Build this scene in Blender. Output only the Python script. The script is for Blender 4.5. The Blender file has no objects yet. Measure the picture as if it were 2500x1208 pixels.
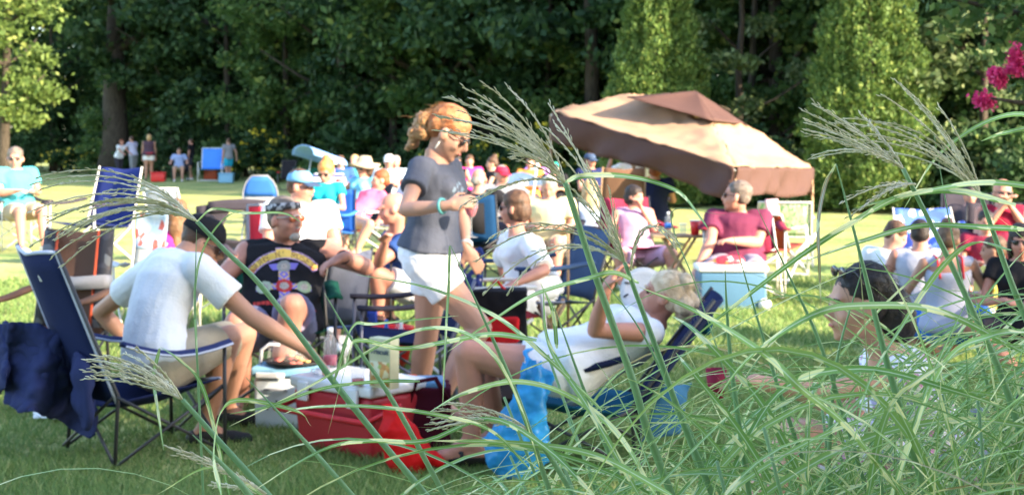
import bpy, bmesh, math, random
import numpy as np
from mathutils import Vector, Matrix, noise
from mathutils.bvhtree import BVHTree
random.seed(7); np.random.seed(7)
S = bpy.context.scene
COL = S.collection
R = math.radians
PI = math.pi
# ---------------------------------------------------------------- camera
F = 3500.0; CH = 1.46; HY = 346.0          # focal length (photo pixels), camera height, horizon row
cd = bpy.data.cameras.new('camera'); cam = bpy.data.objects.new('camera', cd); COL.objects.link(cam)
cam.location = (0, 0, CH); cam.rotation_euler = (PI/2, 0, 0)
cd.sensor_width = 36; cd.lens = 36*F/2500; cd.shift_y = -(604-HY)/2500
cd.clip_start = 0.05; cd.clip_end = 1500
cd.dof.use_dof = True; cd.dof.focus_distance = 1.95; cd.dof.aperture_fstop = 11.5; cd.dof.aperture_blades = 7
S.camera = cam
# ---------------------------------------------------------------- light
SUN_AZ, SUN_EL = -33.0, 23.0               # direction towards the sun, degrees from +X, degrees up
w = bpy.data.worlds.new('World'); S.world = w; w.use_nodes = True
nt = w.node_tree; bg = nt.nodes['Background']
sky = nt.nodes.new('ShaderNodeTexSky'); sky.sky_type = 'NISHITA'; sky.sun_disc = False
sky.sun_elevation = R(SUN_EL); sky.sun_rotation = R(90-SUN_AZ); sky.air_density = 1.0; sky.dust_density = 1.0
nt.links.new(sky.outputs[0], bg.inputs[0]); bg.inputs[1].default_value = 0.15
sd = bpy.data.lights.new('sun', 'SUN'); so = bpy.data.objects.new('sun', sd); COL.objects.link(so)
sd.energy = 4.3; sd.angle = R(0.5); sd.color = (1.0, 0.83, 0.60)
sv = Vector((math.cos(R(SUN_EL))*math.cos(R(SUN_AZ)), math.cos(R(SUN_EL))*math.sin(R(SUN_AZ)), math.sin(R(SUN_EL))))
so.rotation_euler = sv.to_track_quat('Z', 'Y').to_euler(); so.location = (10, -8, 20)
S.view_settings.view_transform = 'Standard'; S.view_settings.look = 'None'
S.view_settings.gamma = 1; S.view_settings.exposure = 2.36
try:
    S.cycles.max_bounces = 6; S.cycles.transparent_max_bounces = 8; S.cycles.diffuse_bounces = 3
except Exception: pass

# ---------------------------------------------------------------- helpers
def P(px, py, Y): return Vector(((px-1250)/F*Y, Y, CH-(py-HY)/F*Y))      # the point Y metres away seen at that place
def G(px, Y): return Vector(((px-1250)/F*Y, Y, 0))
def FY(py): return CH*F/(py-HY)                                            # distance of the ground seen at that row
def vdir(a, e=0): return Vector((math.cos(R(a))*math.cos(R(e)), math.sin(R(a))*math.cos(R(e)), math.sin(R(e))))

MATS = {}
def mat(name, c, rough=.8, var=.12, sc=8., bump=0., bsc=60., c2=None, spec=.3, trans=0., metal=0., stretch=None, sheen=0., alpha=None, glass=False):
    if name in MATS: return MATS[name]
    m = bpy.data.materials.new(name); m.use_nodes = True; MATS[name] = m
    n = m.node_tree.nodes; L = m.node_tree.links; b = n['Principled BSDF']
    b.inputs['Roughness'].default_value = rough; b.inputs['Specular IOR Level'].default_value = spec
    b.inputs['Metallic'].default_value = metal
    if sheen: b.inputs['Sheen Weight'].default_value = sheen
    if glass: b.inputs['Transmission Weight'].default_value = glass; b.inputs['IOR'].default_value = 1.2
    if alpha is not None: b.inputs['Alpha'].default_value = alpha
    c = tuple(c); c2 = tuple(c2) if c2 else tuple(max(0, x*(1-2*var)) for x in c)
    tc = n.new('ShaderNodeTexCoord'); mp = n.new('ShaderNodeMapping'); L.new(tc.outputs['Object'], mp.inputs[0])
    if stretch: mp.inputs['Scale'].default_value = stretch
    nz = n.new('ShaderNodeTexNoise'); nz.inputs['Scale'].default_value = sc; nz.inputs['Detail'].default_value = 4
    L.new(mp.outputs[0], nz.inputs[0])
    cr = n.new('ShaderNodeValToRGB'); cr.color_ramp.elements[0].position = .32; cr.color_ramp.elements[1].position = .68
    cr.color_ramp.elements[0].color = c2+(1,); cr.color_ramp.elements[1].color = c+(1,)
    L.new(nz.outputs[0], cr.inputs[0]); L.new(cr.outputs[0], b.inputs['Base Color'])
    if bump:
        n2 = n.new('ShaderNodeTexNoise'); n2.inputs['Scale'].default_value = bsc; n2.inputs['Detail'].default_value = 3
        L.new(mp.outputs[0], n2.inputs[0]); bp = n.new('ShaderNodeBump'); bp.inputs['Strength'].default_value = bump
        bp.inputs['Distance'].default_value = .01
        L.new(n2.outputs[0], bp.inputs['Height']); L.new(bp.outputs[0], b.inputs['Normal'])
    if trans:
        t = n.new('ShaderNodeBsdfTranslucent'); L.new(cr.outputs[0], t.inputs[0]); mx = n.new('ShaderNodeMixShader')
        mx.inputs[0].default_value = trans; L.new(b.outputs[0], mx.inputs[1]); L.new(t.outputs[0], mx.inputs[2])
        L.new(mx.outputs[0], n['Material Output'].inputs[0])
    return m
def vcmat(name, rough=.8):      # surface with its own printed colours (colour attribute)
    if name in MATS: return MATS[name]
    m = bpy.data.materials.new(name); m.use_nodes = True; MATS[name] = m
    n = m.node_tree.nodes; a = n.new('ShaderNodeVertexColor'); a.layer_name = 'print'
    m.node_tree.links.new(a.outputs[0], n['Principled BSDF'].inputs['Base Color']); n['Principled BSDF'].inputs['Roughness'].default_value = rough
    return m
def vormat(name, cols, sc=18., rough=.8, stretch=(1,1,1)):      # patchy patterned cloth
    if name in MATS: return MATS[name]
    m = bpy.data.materials.new(name); m.use_nodes = True; MATS[name] = m
    n = m.node_tree.nodes; L = m.node_tree.links; b = n['Principled BSDF']; b.inputs['Roughness'].default_value = rough
    tc = n.new('ShaderNodeTexCoord'); mp = n.new('ShaderNodeMapping'); mp.inputs['Scale'].default_value = stretch; L.new(tc.outputs['Object'], mp.inputs[0])
    v = n.new('ShaderNodeTexVoronoi'); v.inputs['Scale'].default_value = sc; L.new(mp.outputs[0], v.inputs[0])
    sp = n.new('ShaderNodeSeparateColor'); L.new(v.outputs['Color'], sp.inputs[0])
    cr = n.new('ShaderNodeValToRGB'); cr.color_ramp.interpolation = 'CONSTANT'
    while len(cr.color_ramp.elements) < len(cols): cr.color_ramp.elements.new(.5)
    for i, c in enumerate(cols): cr.color_ramp.elements[i].position = i/len(cols); cr.color_ramp.elements[i].color = tuple(c)+(1,)
    L.new(sp.outputs[0], cr.inputs[0]); L.new(cr.outputs[0], b.inputs['Base Color'])
    return m

def root_loc(o):
    v = Vector((0, 0, 0))
    while o is not None: v += o.location; o = o.parent
    return v
def tag(o, label=None, cat=None, group=None, kind=None):
    if label: o['label'] = label
    if cat: o['category'] = cat
    if group: o['group'] = group
    if kind: o['kind'] = kind
    return o
def thing(name, label, cat, loc=(0, 0, 0), rz=0, group=None):
    o = bpy.data.objects.new(name, None); COL.objects.link(o); o.location = loc; o.rotation_euler = (0, 0, rz)
    o.empty_display_size = .1
    return tag(o, label, cat, group)
def copy_tree(o, parent=None, top=True):
    c = o.copy(); COL.objects.link(c); c.parent = parent
    for ch in list(o.children): copy_tree(ch, c, False)
    return c

class MB:
    def __init__(s): s.v = []; s.f = []; s.uv = None
    def add(s, vs, fs):
        k = len(s.v); s.v.extend([tuple(v) for v in vs]); s.f.extend([tuple(i+k for i in f) for f in fs]); return s
    def box(s, c, size, M=None):
        c = Vector(c); h = Vector(size)/2; M = M or Matrix.Identity(3)
        vs = [c+M@Vector((x*h.x, y*h.y, z*h.z)) for x in (-1, 1) for y in (-1, 1) for z in (-1, 1)]
        return s.add(vs, [(0,1,3,2),(4,6,7,5),(0,4,5,1),(2,3,7,6),(0,2,6,4),(1,5,7,3)])
    def rings(s, rings, cap=True):
        n = len(rings[0]); vs = [p for r in rings for p in r]; fs = []
        for i in range(len(rings)-1):
            for j in range(n):
                a = i*n+j; b = i*n+(j+1) % n; fs.append((a, b, b+n, a+n))
        if cap: fs.append(tuple(range(n-1, -1, -1))); fs.append(tuple((len(rings)-1)*n+j for j in range(n)))
        return s.add(vs, fs)
    def tube(s, pts, r, n=8, cap=True, flat=1.0):
        pts = [Vector(p) for p in pts]
        rs = r if isinstance(r, (list, tuple)) else [r]*len(pts)
        up = None; out = []
        for i, p in enumerate(pts):
            d = (pts[min(i+1, len(pts)-1)]-pts[max(i-1, 0)])
            if d.length < 1e-9: d = Vector((0, 0, 1))
            d.normalize()
            if up is None: up = d.orthogonal().normalized()
            up = (up-d*up.dot(d)); up = up.normalized() if up.length > 1e-6 else d.orthogonal().normalized()
            sd_ = d.cross(up)
            out.append([p+(up*math.cos(2*PI*k/n)*flat+sd_*math.sin(2*PI*k/n))*rs[i] for k in range(n)])
        return s.rings(out, cap)
    def sphere(s, c, r, M=None, nu=12, nv=8):
        c = Vector(c); r = Vector(r) if not isinstance(r, (int, float)) else Vector((r, r, r)); M = M or Matrix.Identity(3)
        vs = [c+M@Vector((0, 0, -r.z))]; fs = []
        for i in range(1, nv):
            t = PI*i/nv
            for j in range(nu):
                p = 2*PI*j/nu; vs.append(c+M@Vector((r.x*math.sin(t)*math.cos(p), r.y*math.sin(t)*math.sin(p), -r.z*math.cos(t))))
        vs.append(c+M@Vector((0, 0, r.z)))
        for j in range(nu): fs.append((0, 1+(j+1) % nu, 1+j))
        for i in range(nv-2):
            for j in range(nu): a = 1+i*nu+j; b = 1+i*nu+(j+1) % nu; fs.append((a, b, b+nu, a+nu))
        l = len(vs)-1
        for j in range(nu): fs.append((l, 1+(nv-2)*nu+j, 1+(nv-2)*nu+(j+1) % nu))
        return s.add(vs, fs)
    def cap(s, a, ra, b, rb, n=12):     # limb: tapered, round ends
        a = Vector(a); b = Vector(b)
        s.sphere(a, ra, nu=n); s.sphere(b, rb, nu=n)
        return s.tube([a, b], [ra*.99, rb*.99], n)
    def sheet(s, grid, t=.004):         # grid[i][j] points -> a cloth of thickness t
        ni = len(grid); nj = len(grid[0]); nr = [[None]*nj for _ in range(ni)]
        for i in range(ni):
            for j in range(nj):
                a = Vector(grid[min(i+1, ni-1)][j])-Vector(grid[max(i-1, 0)][j]); b = Vector(grid[i][min(j+1, nj-1)])-Vector(grid[i][max(j-1, 0)])
                q = a.cross(b); nr[i][j] = q.normalized() if q.length > 1e-9 else Vector((0, 0, 1))
        vs = [Vector(grid[i][j])+nr[i][j]*t/2 for i in range(ni) for j in range(nj)]+[Vector(grid[i][j])-nr[i][j]*t/2 for i in range(ni) for j in range(nj)]
        o = ni*nj; fs = []
        I = lambda i, j: i*nj+j
        for i in range(ni-1):
            for j in range(nj-1):
                fs.append((I(i,j), I(i+1,j), I(i+1,j+1), I(i,j+1))); fs.append((o+I(i,j), o+I(i,j+1), o+I(i+1,j+1), o+I(i+1,j)))
        for i in range(ni-1):
            fs.append((I(i,0), o+I(i,0), o+I(i+1,0), I(i+1,0))); fs.append((I(i,nj-1), I(i+1,nj-1), o+I(i+1,nj-1), o+I(i,nj-1)))
        for j in range(nj-1):
            fs.append((I(0,j), I(0,j+1), o+I(0,j+1), o+I(0,j))); fs.append((I(ni-1,j), o+I(ni-1,j), o+I(ni-1,j+1), I(ni-1,j+1)))
        return s.add(vs, fs)
    def patch(s, a, b, c, d, n=6, m=6, sag=0., t=.004, wob=0.):   # a-b bottom, d-c top
        a, b, c, d = map(Vector, (a, b, c, d)); g = []
        for i in range(n+1):
            u = i/n; row = []
            for j in range(m+1):
                v = j/m; p = (a*(1-v)+b*v)*(1-u)+(d*(1-v)+c*v)*u
                nn = (b-a).cross(d-a).normalized()
                p = p+nn*(sag*math.sin(PI*u)*math.sin(PI*v)+wob*noise.noise(p*7))
                row.append(p)
            g.append(row)
        return s.sheet(g, t)
    def build(s, name, m, parent=None, world=True, smooth=True, bevel=0, sub=0):
        off = root_loc(parent) if (world and parent is not None) else Vector((0, 0, 0))
        me = bpy.data.meshes.new(name)
        me.from_pydata([(v[0]-off.x, v[1]-off.y, v[2]-off.z) for v in s.v], [], s.f)
        me.materials.append(m)
        if smooth: me.polygons.foreach_set('use_smooth', [True]*len(me.polygons))
        o = bpy.data.objects.new(name, me); COL.objects.link(o); o.parent = parent
        if bevel:
            b = o.modifiers.new('b', 'BEVEL'); b.width = bevel; b.segments = 3; b.limit_method = 'ANGLE'; b.angle_limit = R(40)
            b.harden_normals = False
        if sub: b = o.modifiers.new('s', 'SUBSURF'); b.levels = sub; b.render_levels = sub
        return o
    def skin(s, name, m, parent, vox=.01, sm=4, fold=0., fs=.12, world=True):
        o = s.build(name, m, parent, world)
        r = o.modifiers.new('r', 'REMESH'); r.mode = 'VOXEL'; r.voxel_size = vox; r.use_smooth_shade = True
        if sm: q = o.modifiers.new('s', 'SMOOTH'); q.factor = .5; q.iterations = sm
        if fold:
            key = 'folds%.3f' % fs
            t = bpy.data.textures.get(key) or bpy.data.textures.new(key, 'CLOUDS'); t.noise_scale = fs; t.noise_depth = 2
            q = o.modifiers.new('d', 'DISPLACE'); q.texture = t; q.strength = fold; q.mid_level = .5; q.texture_coords = 'LOCAL'
            if sm: q = o.modifiers.new('s2', 'SMOOTH'); q.factor = .5; q.iterations = 1
        return o

def npmesh(name, V, Fq, m, parent=None, uv=None, smooth=False, off=None):      # big meshes of quads or triangles
    V = np.asarray(V, dtype=np.float32); Fq = np.asarray(Fq, dtype=np.int32); k = Fq.shape[1]
    if off is not None: V = V-np.array(off, dtype=np.float32)
    me = bpy.data.meshes.new(name); me.vertices.add(len(V)); me.vertices.foreach_set('co', V.ravel())
    me.loops.add(Fq.size); me.loops.foreach_set('vertex_index', Fq.ravel())
    me.polygons.add(len(Fq)); me.polygons.foreach_set('loop_start', np.arange(0, Fq.size, k, dtype=np.int32))
    me.update(calc_edges=True)
    if uv is not None: l = me.uv_layers.new(name='UVMap'); l.data.foreach_set('uv', np.asarray(uv, dtype=np.float32)[Fq.ravel()].ravel())
    if smooth: me.polygons.foreach_set('use_smooth', [True]*len(Fq))
    me.materials.append(m); o = bpy.data.objects.new(name, me); COL.objects.link(o); o.parent = parent
    return o
# ---------------------------------------------------------------- ground
def lawn_mat():
    m = bpy.data.materials.new('lawn'); m.use_nodes = True; n = m.node_tree.nodes; L = m.node_tree.links; b = n['Principled BSDF']
    b.inputs['Roughness'].default_value = .9; b.inputs['Specular IOR Level'].default_value = .15
    tc = n.new('ShaderNodeTexCoord')
    def nz(s, d=4, st=(1,1,1)):
        mp = n.new('ShaderNodeMapping'); mp.inputs['Scale'].default_value = st; L.new(tc.outputs['Object'], mp.inputs[0])
        q = n.new('ShaderNodeTexNoise'); q.inputs['Scale'].default_value = s; q.inputs['Detail'].default_value = d; L.new(mp.outputs[0], q.inputs[0]); return q
    a = nz(.9, 6, (1, 1, 1)); c = nz(14, 4)
    r1 = n.new('ShaderNodeValToRGB'); e = r1.color_ramp.elements; e[0].position = .36; e[1].position = .66
    e[0].color = (.24, .33, .10, 1); e[1].color = (.52, .48, .18, 1)
    L.new(a.outputs[0], r1.inputs[0])
    r2 = n.new('ShaderNodeValToRGB'); e = r2.color_ramp.elements; e[0].position = .35; e[1].position = .65
    e[0].color = (.55, .55, .55, 1); e[1].color = (1.15, 1.15, 1.15, 1); L.new(c.outputs[0], r2.inputs[0])
    mx = n.new('ShaderNodeMix'); mx.data_type = 'RGBA'; mx.blend_type = 'MULTIPLY'; mx.inputs[0].default_value = 1
    L.new(r1.outputs[0], mx.inputs[6]); L.new(r2.outputs[0], mx.inputs[7]); L.new(mx.outputs[2], b.inputs['Base Color'])
    bp = n.new('ShaderNodeBump'); bp.inputs['Strength'].default_value = .6; bp.inputs['Distance'].default_value = .03
    q = nz(40, 3); L.new(q.outputs[0], bp.inputs['Height']); L.new(bp.outputs[0], b.inputs['Normal'])
    return m
me = MB(); me.add([(-500, -300, 0), (500, -300, 0), (500, 700, 0), (-500, 700, 0)], [(0, 1, 2, 3)])
tag(me.build('ground', lawn_mat(), smooth=False), kind='structure')

def gmat(name, ca, cb, cc=None, trans=.3, sc=.6, rough=.6):   # leaf colour varies from leaf to leaf
    m = bpy.data.materials.new(name); m.use_nodes = True; n = m.node_tree.nodes; L = m.node_tree.links; b = n['Principled BSDF']
    b.inputs['Roughness'].default_value = rough; b.inputs['Specular IOR Level'].default_value = .25
    g = n.new('ShaderNodeNewGeometry'); r = n.new('ShaderNodeValToRGB'); e = r.color_ramp.elements
    e[0].color = tuple(ca)+(1,); e[1].color = tuple(cb)+(1,)
    if cc: q = e.new(.85); q.color = tuple(cb)+(1,); e[2].color = tuple(cc)+(1,)
    L.new(g.outputs['Random Per Island'], r.inputs[0]); L.new(r.outputs[0], b.inputs['Base Color'])
    t = n.new('ShaderNodeBsdfTranslucent'); L.new(r.outputs[0], t.inputs[0]); mx = n.new('ShaderNodeMixShader'); mx.inputs[0].default_value = trans
    L.new(b.outputs[0], mx.inputs[1]); L.new(t.outputs[0], mx.inputs[2]); L.new(mx.outputs[0], n['Material Output'].inputs[0])
    return m
GR = gmat('grass_blade', (.12, .23, .065), (.25, .33, .10), (.42, .40, .18), .35)
# short blades over the near lawn (nobody could count them): one object
N = 210000
yy = 5.3+(15-5.3)*np.random.rand(N)**1.7
xx = (np.random.rand(N)-.5)*2*(yy*.36+1.4)
dens = np.array([noise.noise(Vector((x*1.1, y*1.1, 0))) for x, y in zip(xx, yy)])
hh = (.028+.03*np.random.rand(N))*(1+.9*dens)*np.clip(yy/9, 1, 1.5); ww = .003+.0022*np.random.rand(N); ww *= np.clip(yy/7, 1, 3)
an = np.random.rand(N)*2*PI; la = np.random.rand(N)*2*PI; ll = hh*(.3+.9*np.random.rand(N))
V = np.zeros((N, 3, 3)); V[:, 0] = np.c_[xx-np.cos(an)*ww, yy-np.sin(an)*ww, np.zeros(N)]; V[:, 1] = np.c_[xx+np.cos(an)*ww, yy+np.sin(an)*ww, np.zeros(N)]
V[:, 2] = np.c_[xx+np.cos(la)*ll, yy+np.sin(la)*ll, hh]
tag(npmesh('grass', V.reshape(-1, 3), np.arange(3*N).reshape(-1, 3), GR), kind='stuff')

# ---------------------------------------------------------------- trees
def leaf_quads(C, size, out=None, asp=.55, up=0.):
    n = len(C); d = np.random.randn(n, 3); d[:, 2] += up
    if out is not None: d += out*1.0
    d /= np.linalg.norm(d, axis=1)[:, None]; q = np.random.randn(n, 3); s = np.cross(d, q); s /= np.linalg.norm(s, axis=1)[:, None]
    L = (size*(.6+.8*np.random.rand(n)))[:, None]; W = L*asp
    V = np.zeros((n, 4, 3)); V[:, 0] = C-d*L*.5; V[:, 1] = C+s*W*.5; V[:, 2] = C+d*L*.5; V[:, 3] = C-s*W*.5
    return V.reshape(-1, 3), np.arange(4*n).reshape(-1, 4)
def crown_pts(n, ncl, hw, z0, z1, prof, clr=.55):
    # clumps through a crown volume: uneven outline, gaps between the clumps
    cz = z0+(z1-z0)*np.random.rand(ncl); ca = np.random.rand(ncl)*2*PI; cr = np.sqrt(.12+.88*np.random.rand(ncl))
    pr = np.array([prof((z-z0)/(z1-z0)) for z in cz])*hw*cr*(.75+.4*np.random.rand(ncl))
    cc = np.c_[np.cos(ca)*pr, np.sin(ca)*pr, cz]; k = np.random.randint(0, ncl, n)
    rr = clr*(.5+.8*np.random.rand(ncl))
    o = np.random.randn(n, 3)*.5; o[:, 2] *= .55
    return cc[k]+o*rr[k][:, None]
BARK = mat('bark', (.075, .06, .045), .95, .3, 6, .8, 30, stretch=(4, 4, .6)); 
LEAF_D = gmat('leaf_dark', (.016, .045, .016), (.042, .09, .030), (.09, .14, .04), .3)
LEAF_M = gmat('leaf_mid', (.040, .090, .022), (.09, .16, .045), (.26, .31, .08), .4)
LEAF_B = gmat('leaf_bright', (.07, .12, .03), (.14, .21, .05), (.26, .30, .08), .35)
LEAF_C = gmat('leaf_conifer', (.05, .11, .025), (.13, .20, .045), (.26, .31, .08), .25)
YEL = gmat('yellow_flower', (.55, .42, .03), (.75, .62, .06), None, .2)
def trunk_mb(h, r, lean, ncl, hw, z0):
    t = MB(); rnd = random.Random(int(h*100)+ncl); pts = [Vector((lean[0]*(i/7)**1.5+.12*noise.noise(Vector((i*.7, h, 0))), lean[1]*(i/7)**1.5, h*i/7-.1)) for i in range(8)]
    t.tube(pts, [r*(1.35 if i == 0 else 1)*(1-.8*i/7) for i in range(8)], 10)
    for k in range(9):
        z = z0+(h-z0)*(.05+.8*rnd.random()); i = min(6, int(z/h*7)); a = rnd.random()*2*PI; p = pts[i]; L = hw*(.5+.4*rnd.random())
        t.tube([p, p+Vector((math.cos(a)*L*.5, math.sin(a)*L*.5, L*.22)), p+Vector((math.cos(a)*L, math.sin(a)*L, L*.55))], [r*.38, r*.22, .02], 6)
    return t
TREE_MESH = []
dome = lambda t: math.sin(PI*min(1, max(0, .12+.88*t)))**.6*(1 if t < .6 else 1-.3*(t-.6))
def tree_proto(h, z0, hw, n, ncl, size, lm, r=.22, clr=.8, prof=dome, name='broadleaf_tree'):
    rt = bpy.data.objects.new(name, None); COL.objects.link(rt)
    trunk_mb(h*.85, r, (.3, .2), ncl, hw, z0).build('trunk', BARK, rt)
    V, Q = leaf_quads(crown_pts(n, ncl, hw, z0, h, prof, clr), size)
    npmesh('crown', V, Q, lm, rt)
    return rt
def tline(px):      # distance of the edge of the wood
    xs = [-400, 0, 600, 1000, 1500, 2000, 2600, 3200]; ys = [74, 69, 54, 46, 37, 31.5, 28, 27]
    return float(np.interp(px, xs, ys))
protos = [tree_proto(13, 2.0, 3.6, 17000, 90, .25, LEAF_M, .26), tree_proto(12, .8, 3.2, 16000, 60, .25, LEAF_D, .18, .9),
          tree_proto(14, 3.4, 4.2, 18000, 80, .28, LEAF_D, .24), tree_proto(11, 1.2, 2.8, 13000, 60, .21, LEAF_M, .14, .8)]
used = [False]*4
def put_tree(k, loc, rz, sc, label, group):
    o = protos[k] if not used[k] else copy_tree(protos[k]); used[k] = True
    o.location = loc; o.rotation_euler = (0, 0, rz); o.scale = (sc, sc, sc); tag(o, label, 'tree', group)
rt_ = random.Random(3)
LBF = 'dark leafy tree in the front row of the wood at the lawn edge'; LBB = 'shaded tree deep in the wood behind the front row'
for i, px in enumerate([-130, 130, 300, 420, 560, 700, 830, 960, 1080, 1200, 1330, 1450, 1700, 1830, 1900, 2360, 2480, 2620]):
    Y = tline(px)+2.5+2.5*rt_.random(); put_tree([0, 1, 3, 2, 1, 3, 0, 1][i % 8], G(px, Y), rt_.random()*6.28, .85+.3*rt_.random(), LBF, 'front row of trees along the wood')
for i in range(20):
    px = -250+i*150+rt_.uniform(-30, 30); Y = tline(px)+8+3*rt_.random(); put_tree([2, 1, 0][i % 3], G(px, Y), rt_.random()*6.28, 1.0+.25*rt_.random(), LBB, 'shaded trees inside the wood')
for i in range(22):
    px = -300+i*140+rt_.uniform(-40, 40); Y = tline(px)+14+6*rt_.random(); put_tree([1, 2, 1, 0][i % 4], G(px, Y), rt_.random()*6.28, 1.05+.3*rt_.random(), LBB, 'shaded trees inside the wood')
for i, px in enumerate([150, 230, 320, 390, 450, 510, 600, 690, 1010, 1150]):
    Y = tline(px)+6+2*(i % 2); put_tree([1, 3][i % 2], G(px, Y), i*2.1, .42+.06*(i % 3), 'small dark understory tree between the trunks of the wood', 'understory trees in the wood')
for i, px in enumerate(list(range(230, 1300, 52))+[340, 375, 410, 440]):
    Y = tline(px)+12+2*(i % 2); put_tree([1, 3][i % 2], G(px, Y), i*1.7, .52+.07*(i % 3), 'small dark understory tree between the trunks of the wood', 'understory trees in the wood')
# the trunk seen at the left of the clearing, the brighter tree on the left edge
def single_tree(loc, label, h, z0, hw, n, ncl, size, lm, r, clr=.8, prof=dome, name='broadleaf_tree', lean=(.2, .1)):
    t = thing(name, label, 'tree', loc)
    trunk_mb(h*.85, r, lean, ncl, hw, z0).build('trunk', BARK, t, world=False)
    V, Q = leaf_quads(crown_pts(n, ncl, hw, z0, h, prof, clr), size); npmesh('crown', V, Q, lm, t); return t
single_tree(G(280, 62), 'thick grey trunked tree standing behind the group at the wood edge', 15, 5.0, 4.5, 9000, 50, .36, LEAF_D, .62)
single_tree(G(10, 46), 'sunlit yellow green tree reaching in at the left edge', 11, 1.9, 2.2, 15000, 56, .19, LEAF_B, .2, .7)
single_tree(G(1800, 33.5), 'pale leafed tree with sunlit sprays between the two tall evergreens', 9, .4, 1.9, 8000, 46, .16, gmat('leaf_pale', (.05, .09, .03), (.13, .18, .07), (.30, .33, .16), .3), .12, .5)
single_tree(G(2400, 30), 'loose grey green tree right of the tall evergreen', 8, .3, 1.7, 8000, 40, .16, MATS.get('x') or bpy.data.materials['leaf_pale'], .12, .5)
def conifer(loc, label, h, w_, seed):
    np.random.seed(seed); t = thing('evergreen_tree', label, 'tree', loc)
    MB().tube([(0, 0, -.1), (0, 0, h*.9)], [.16, .03], 8).build('trunk', BARK, t, world=False)
    n = 75000; z = .12+(h-.12)*np.random.rand(n)**1.25; a = np.random.rand(n)*2*PI
    pr = w_*np.minimum(1, .72+z/h*1.2)*(1-.95*(z/h)**1.1)
    lump = np.array([1+.30*noise.noise(Vector((math.cos(b)*2.3, math.sin(b)*2.3, c*1.5+seed)))+.22*noise.noise(Vector((math.cos(b)*6, math.sin(b)*6, c*4+seed))) for b, c in zip(a, z)])
    r = pr*lump*(1.05-.45*np.random.rand(n)**1.6)
    C = np.c_[np.cos(a)*r, np.sin(a)*r, z]; out = np.c_[np.cos(a)*.8, np.sin(a)*.8, np.full(n, 1.3)]
    V, Q = leaf_quads(C, .10, out, .40); npmesh('crown', V, Q, LEAF_C, t)
conifer(G(1608, 32.5), 'tall narrow evergreen rising behind the brown canopy', 8.4, 1.42, 11)
conifer(G(2120, 30), 'tall sunlit evergreen standing at the right of the field', 8.8, 1.55, 12)
# bushes along the wood edge
def bush(loc, h, w_, lm, label, name='bush', fl=0, group='low bushes along the wood edge'):
    t = thing(name, label, 'bush', loc, 0, group); C = crown_pts(2600, 22, w_, .05, h, lambda q: math.sqrt(max(0, 1-(q*.95)**2)), .3)
    C[:, 2] = np.abs(C[:, 2]); V, Q = leaf_quads(C, .16); npmesh('foliage', V, Q, lm, t)
    if fl:
        k = C[np.random.randint(0, len(C), fl)]; k = k*1.06; k[:, 2] = np.maximum(k[:, 2], .25*h)
        V, Q = leaf_quads(k, .15, None, .9); npmesh('blossom', V, Q, YEL, t)
    return t
for i, px in enumerate(range(-120, 2700, 94)):
    if 1960 < px < 2240: continue
    Y = tline(px)+rt_.uniform(-.6, 1.0)
    yel = px > 1080 and px < 1420 or 560 < px < 690 or 90 < px < 190
    bush(G(px+rt_.uniform(-20, 20), Y), rt_.uniform(.8, 1.9)*(1 if px > 900 else 1.2), rt_.uniform(1.2, 1.9), [LEAF_D, LEAF_M, LEAF_D][i % 3],
         'low bush with yellow flowers at the edge of the wood' if yel else 'low dark green bush at the foot of the wood', fl=200 if yel else 0,
         group='yellow flowering bushes at the wood edge' if yel else 'low bushes along the wood edge')
# trees behind and to the right of the camera: they throw the shade the front group sits in
for i, (x, y, s) in enumerate([(-3, -6.0, 1.0), (1.5, -5.6, 1.0), (5.5, -6.2, 1.03), (9.5, -5.8, 1.0), (13.5, -6.0, .98), (17.5, -6.4, 1.04), (21.5, -5.8, 1.0), (26, -6, 1.0),
                               (3, -9.5, .95), (8, -9.8, .9), (13, -9.7, .95), (18, -9.6, .9), (23.5, -9.5, .95)]):
    k = [1, 3][i % 2]; o = copy_tree(protos[k]); o.location = (x, y-2.5, 0); o.rotation_euler = (0, 0, i*1.3)
    h = [13, 12, 14, 11][k]; q = 14.1*s/h; o.scale = (q*1.25, q*1.15, q)
    tag(o, 'leafy tree behind the photographer shading the front of the lawn', 'tree', 'trees behind the photographer')
# ---------------------------------------------------------------- people
SK_A = mat('skin_tan', (.44, .23, .155), .55, .08, 6, .1, 90, spec=.35)
SK_B = mat('skin_fair', (.52, .28, .20), .55, .07, 6, .1, 90, spec=.35)
SK_C = mat('skin_ruddy', (.50, .23, .165), .5, .10, 7, .1, 90, spec=.4)
LIP = mat('lip', (.42, .14, .12), .5, .05); EYEW = mat('eye_dark', (.06, .04, .03), .3, .0); GLS = mat('dark_lens', (.02, .018, .02), .12, 0, spec=.8)
AMB = mat('amber_lens', (.35, .08, .03), .15, .1, spec=.7); WIRE = mat('glasses_wire', (.45, .42, .38), .3, 0, metal=.6)
def cloth(name, c, bump=.25, **k): return mat('cloth_'+name, c, .9, .07, 5, bump, 90, spec=.08, **k)
def hairm(name, c, c2): return mat('hair_'+name, c, .6, .3, 26, .5, 90, c2=c2, spec=.4)
H_BR = hairm('brown', (.11, .055, .03), (.035, .018, .01)); H_BL = hairm('blond', (.62, .42, .20), (.33, .19, .08)); H_DK = hairm('dark', (.03, .02, .018), (.012, .009, .009))
H_GR = hairm('grey', (.42, .38, .34), (.20, .17, .15)); H_AU = hairm('auburn', (.33, .09, .03), (.14, .035, .012)); H_ST = hairm('strawberry', (.50, .22, .09), (.26, .08, .03))
H_PB = hairm('pale_blond', (.72, .60, .44), (.52, .38, .24)); H_SP = hairm('salt_pepper', (.20, .16, .13), (.07, .05, .045))
UPV = Vector((0, 0, 1))

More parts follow.
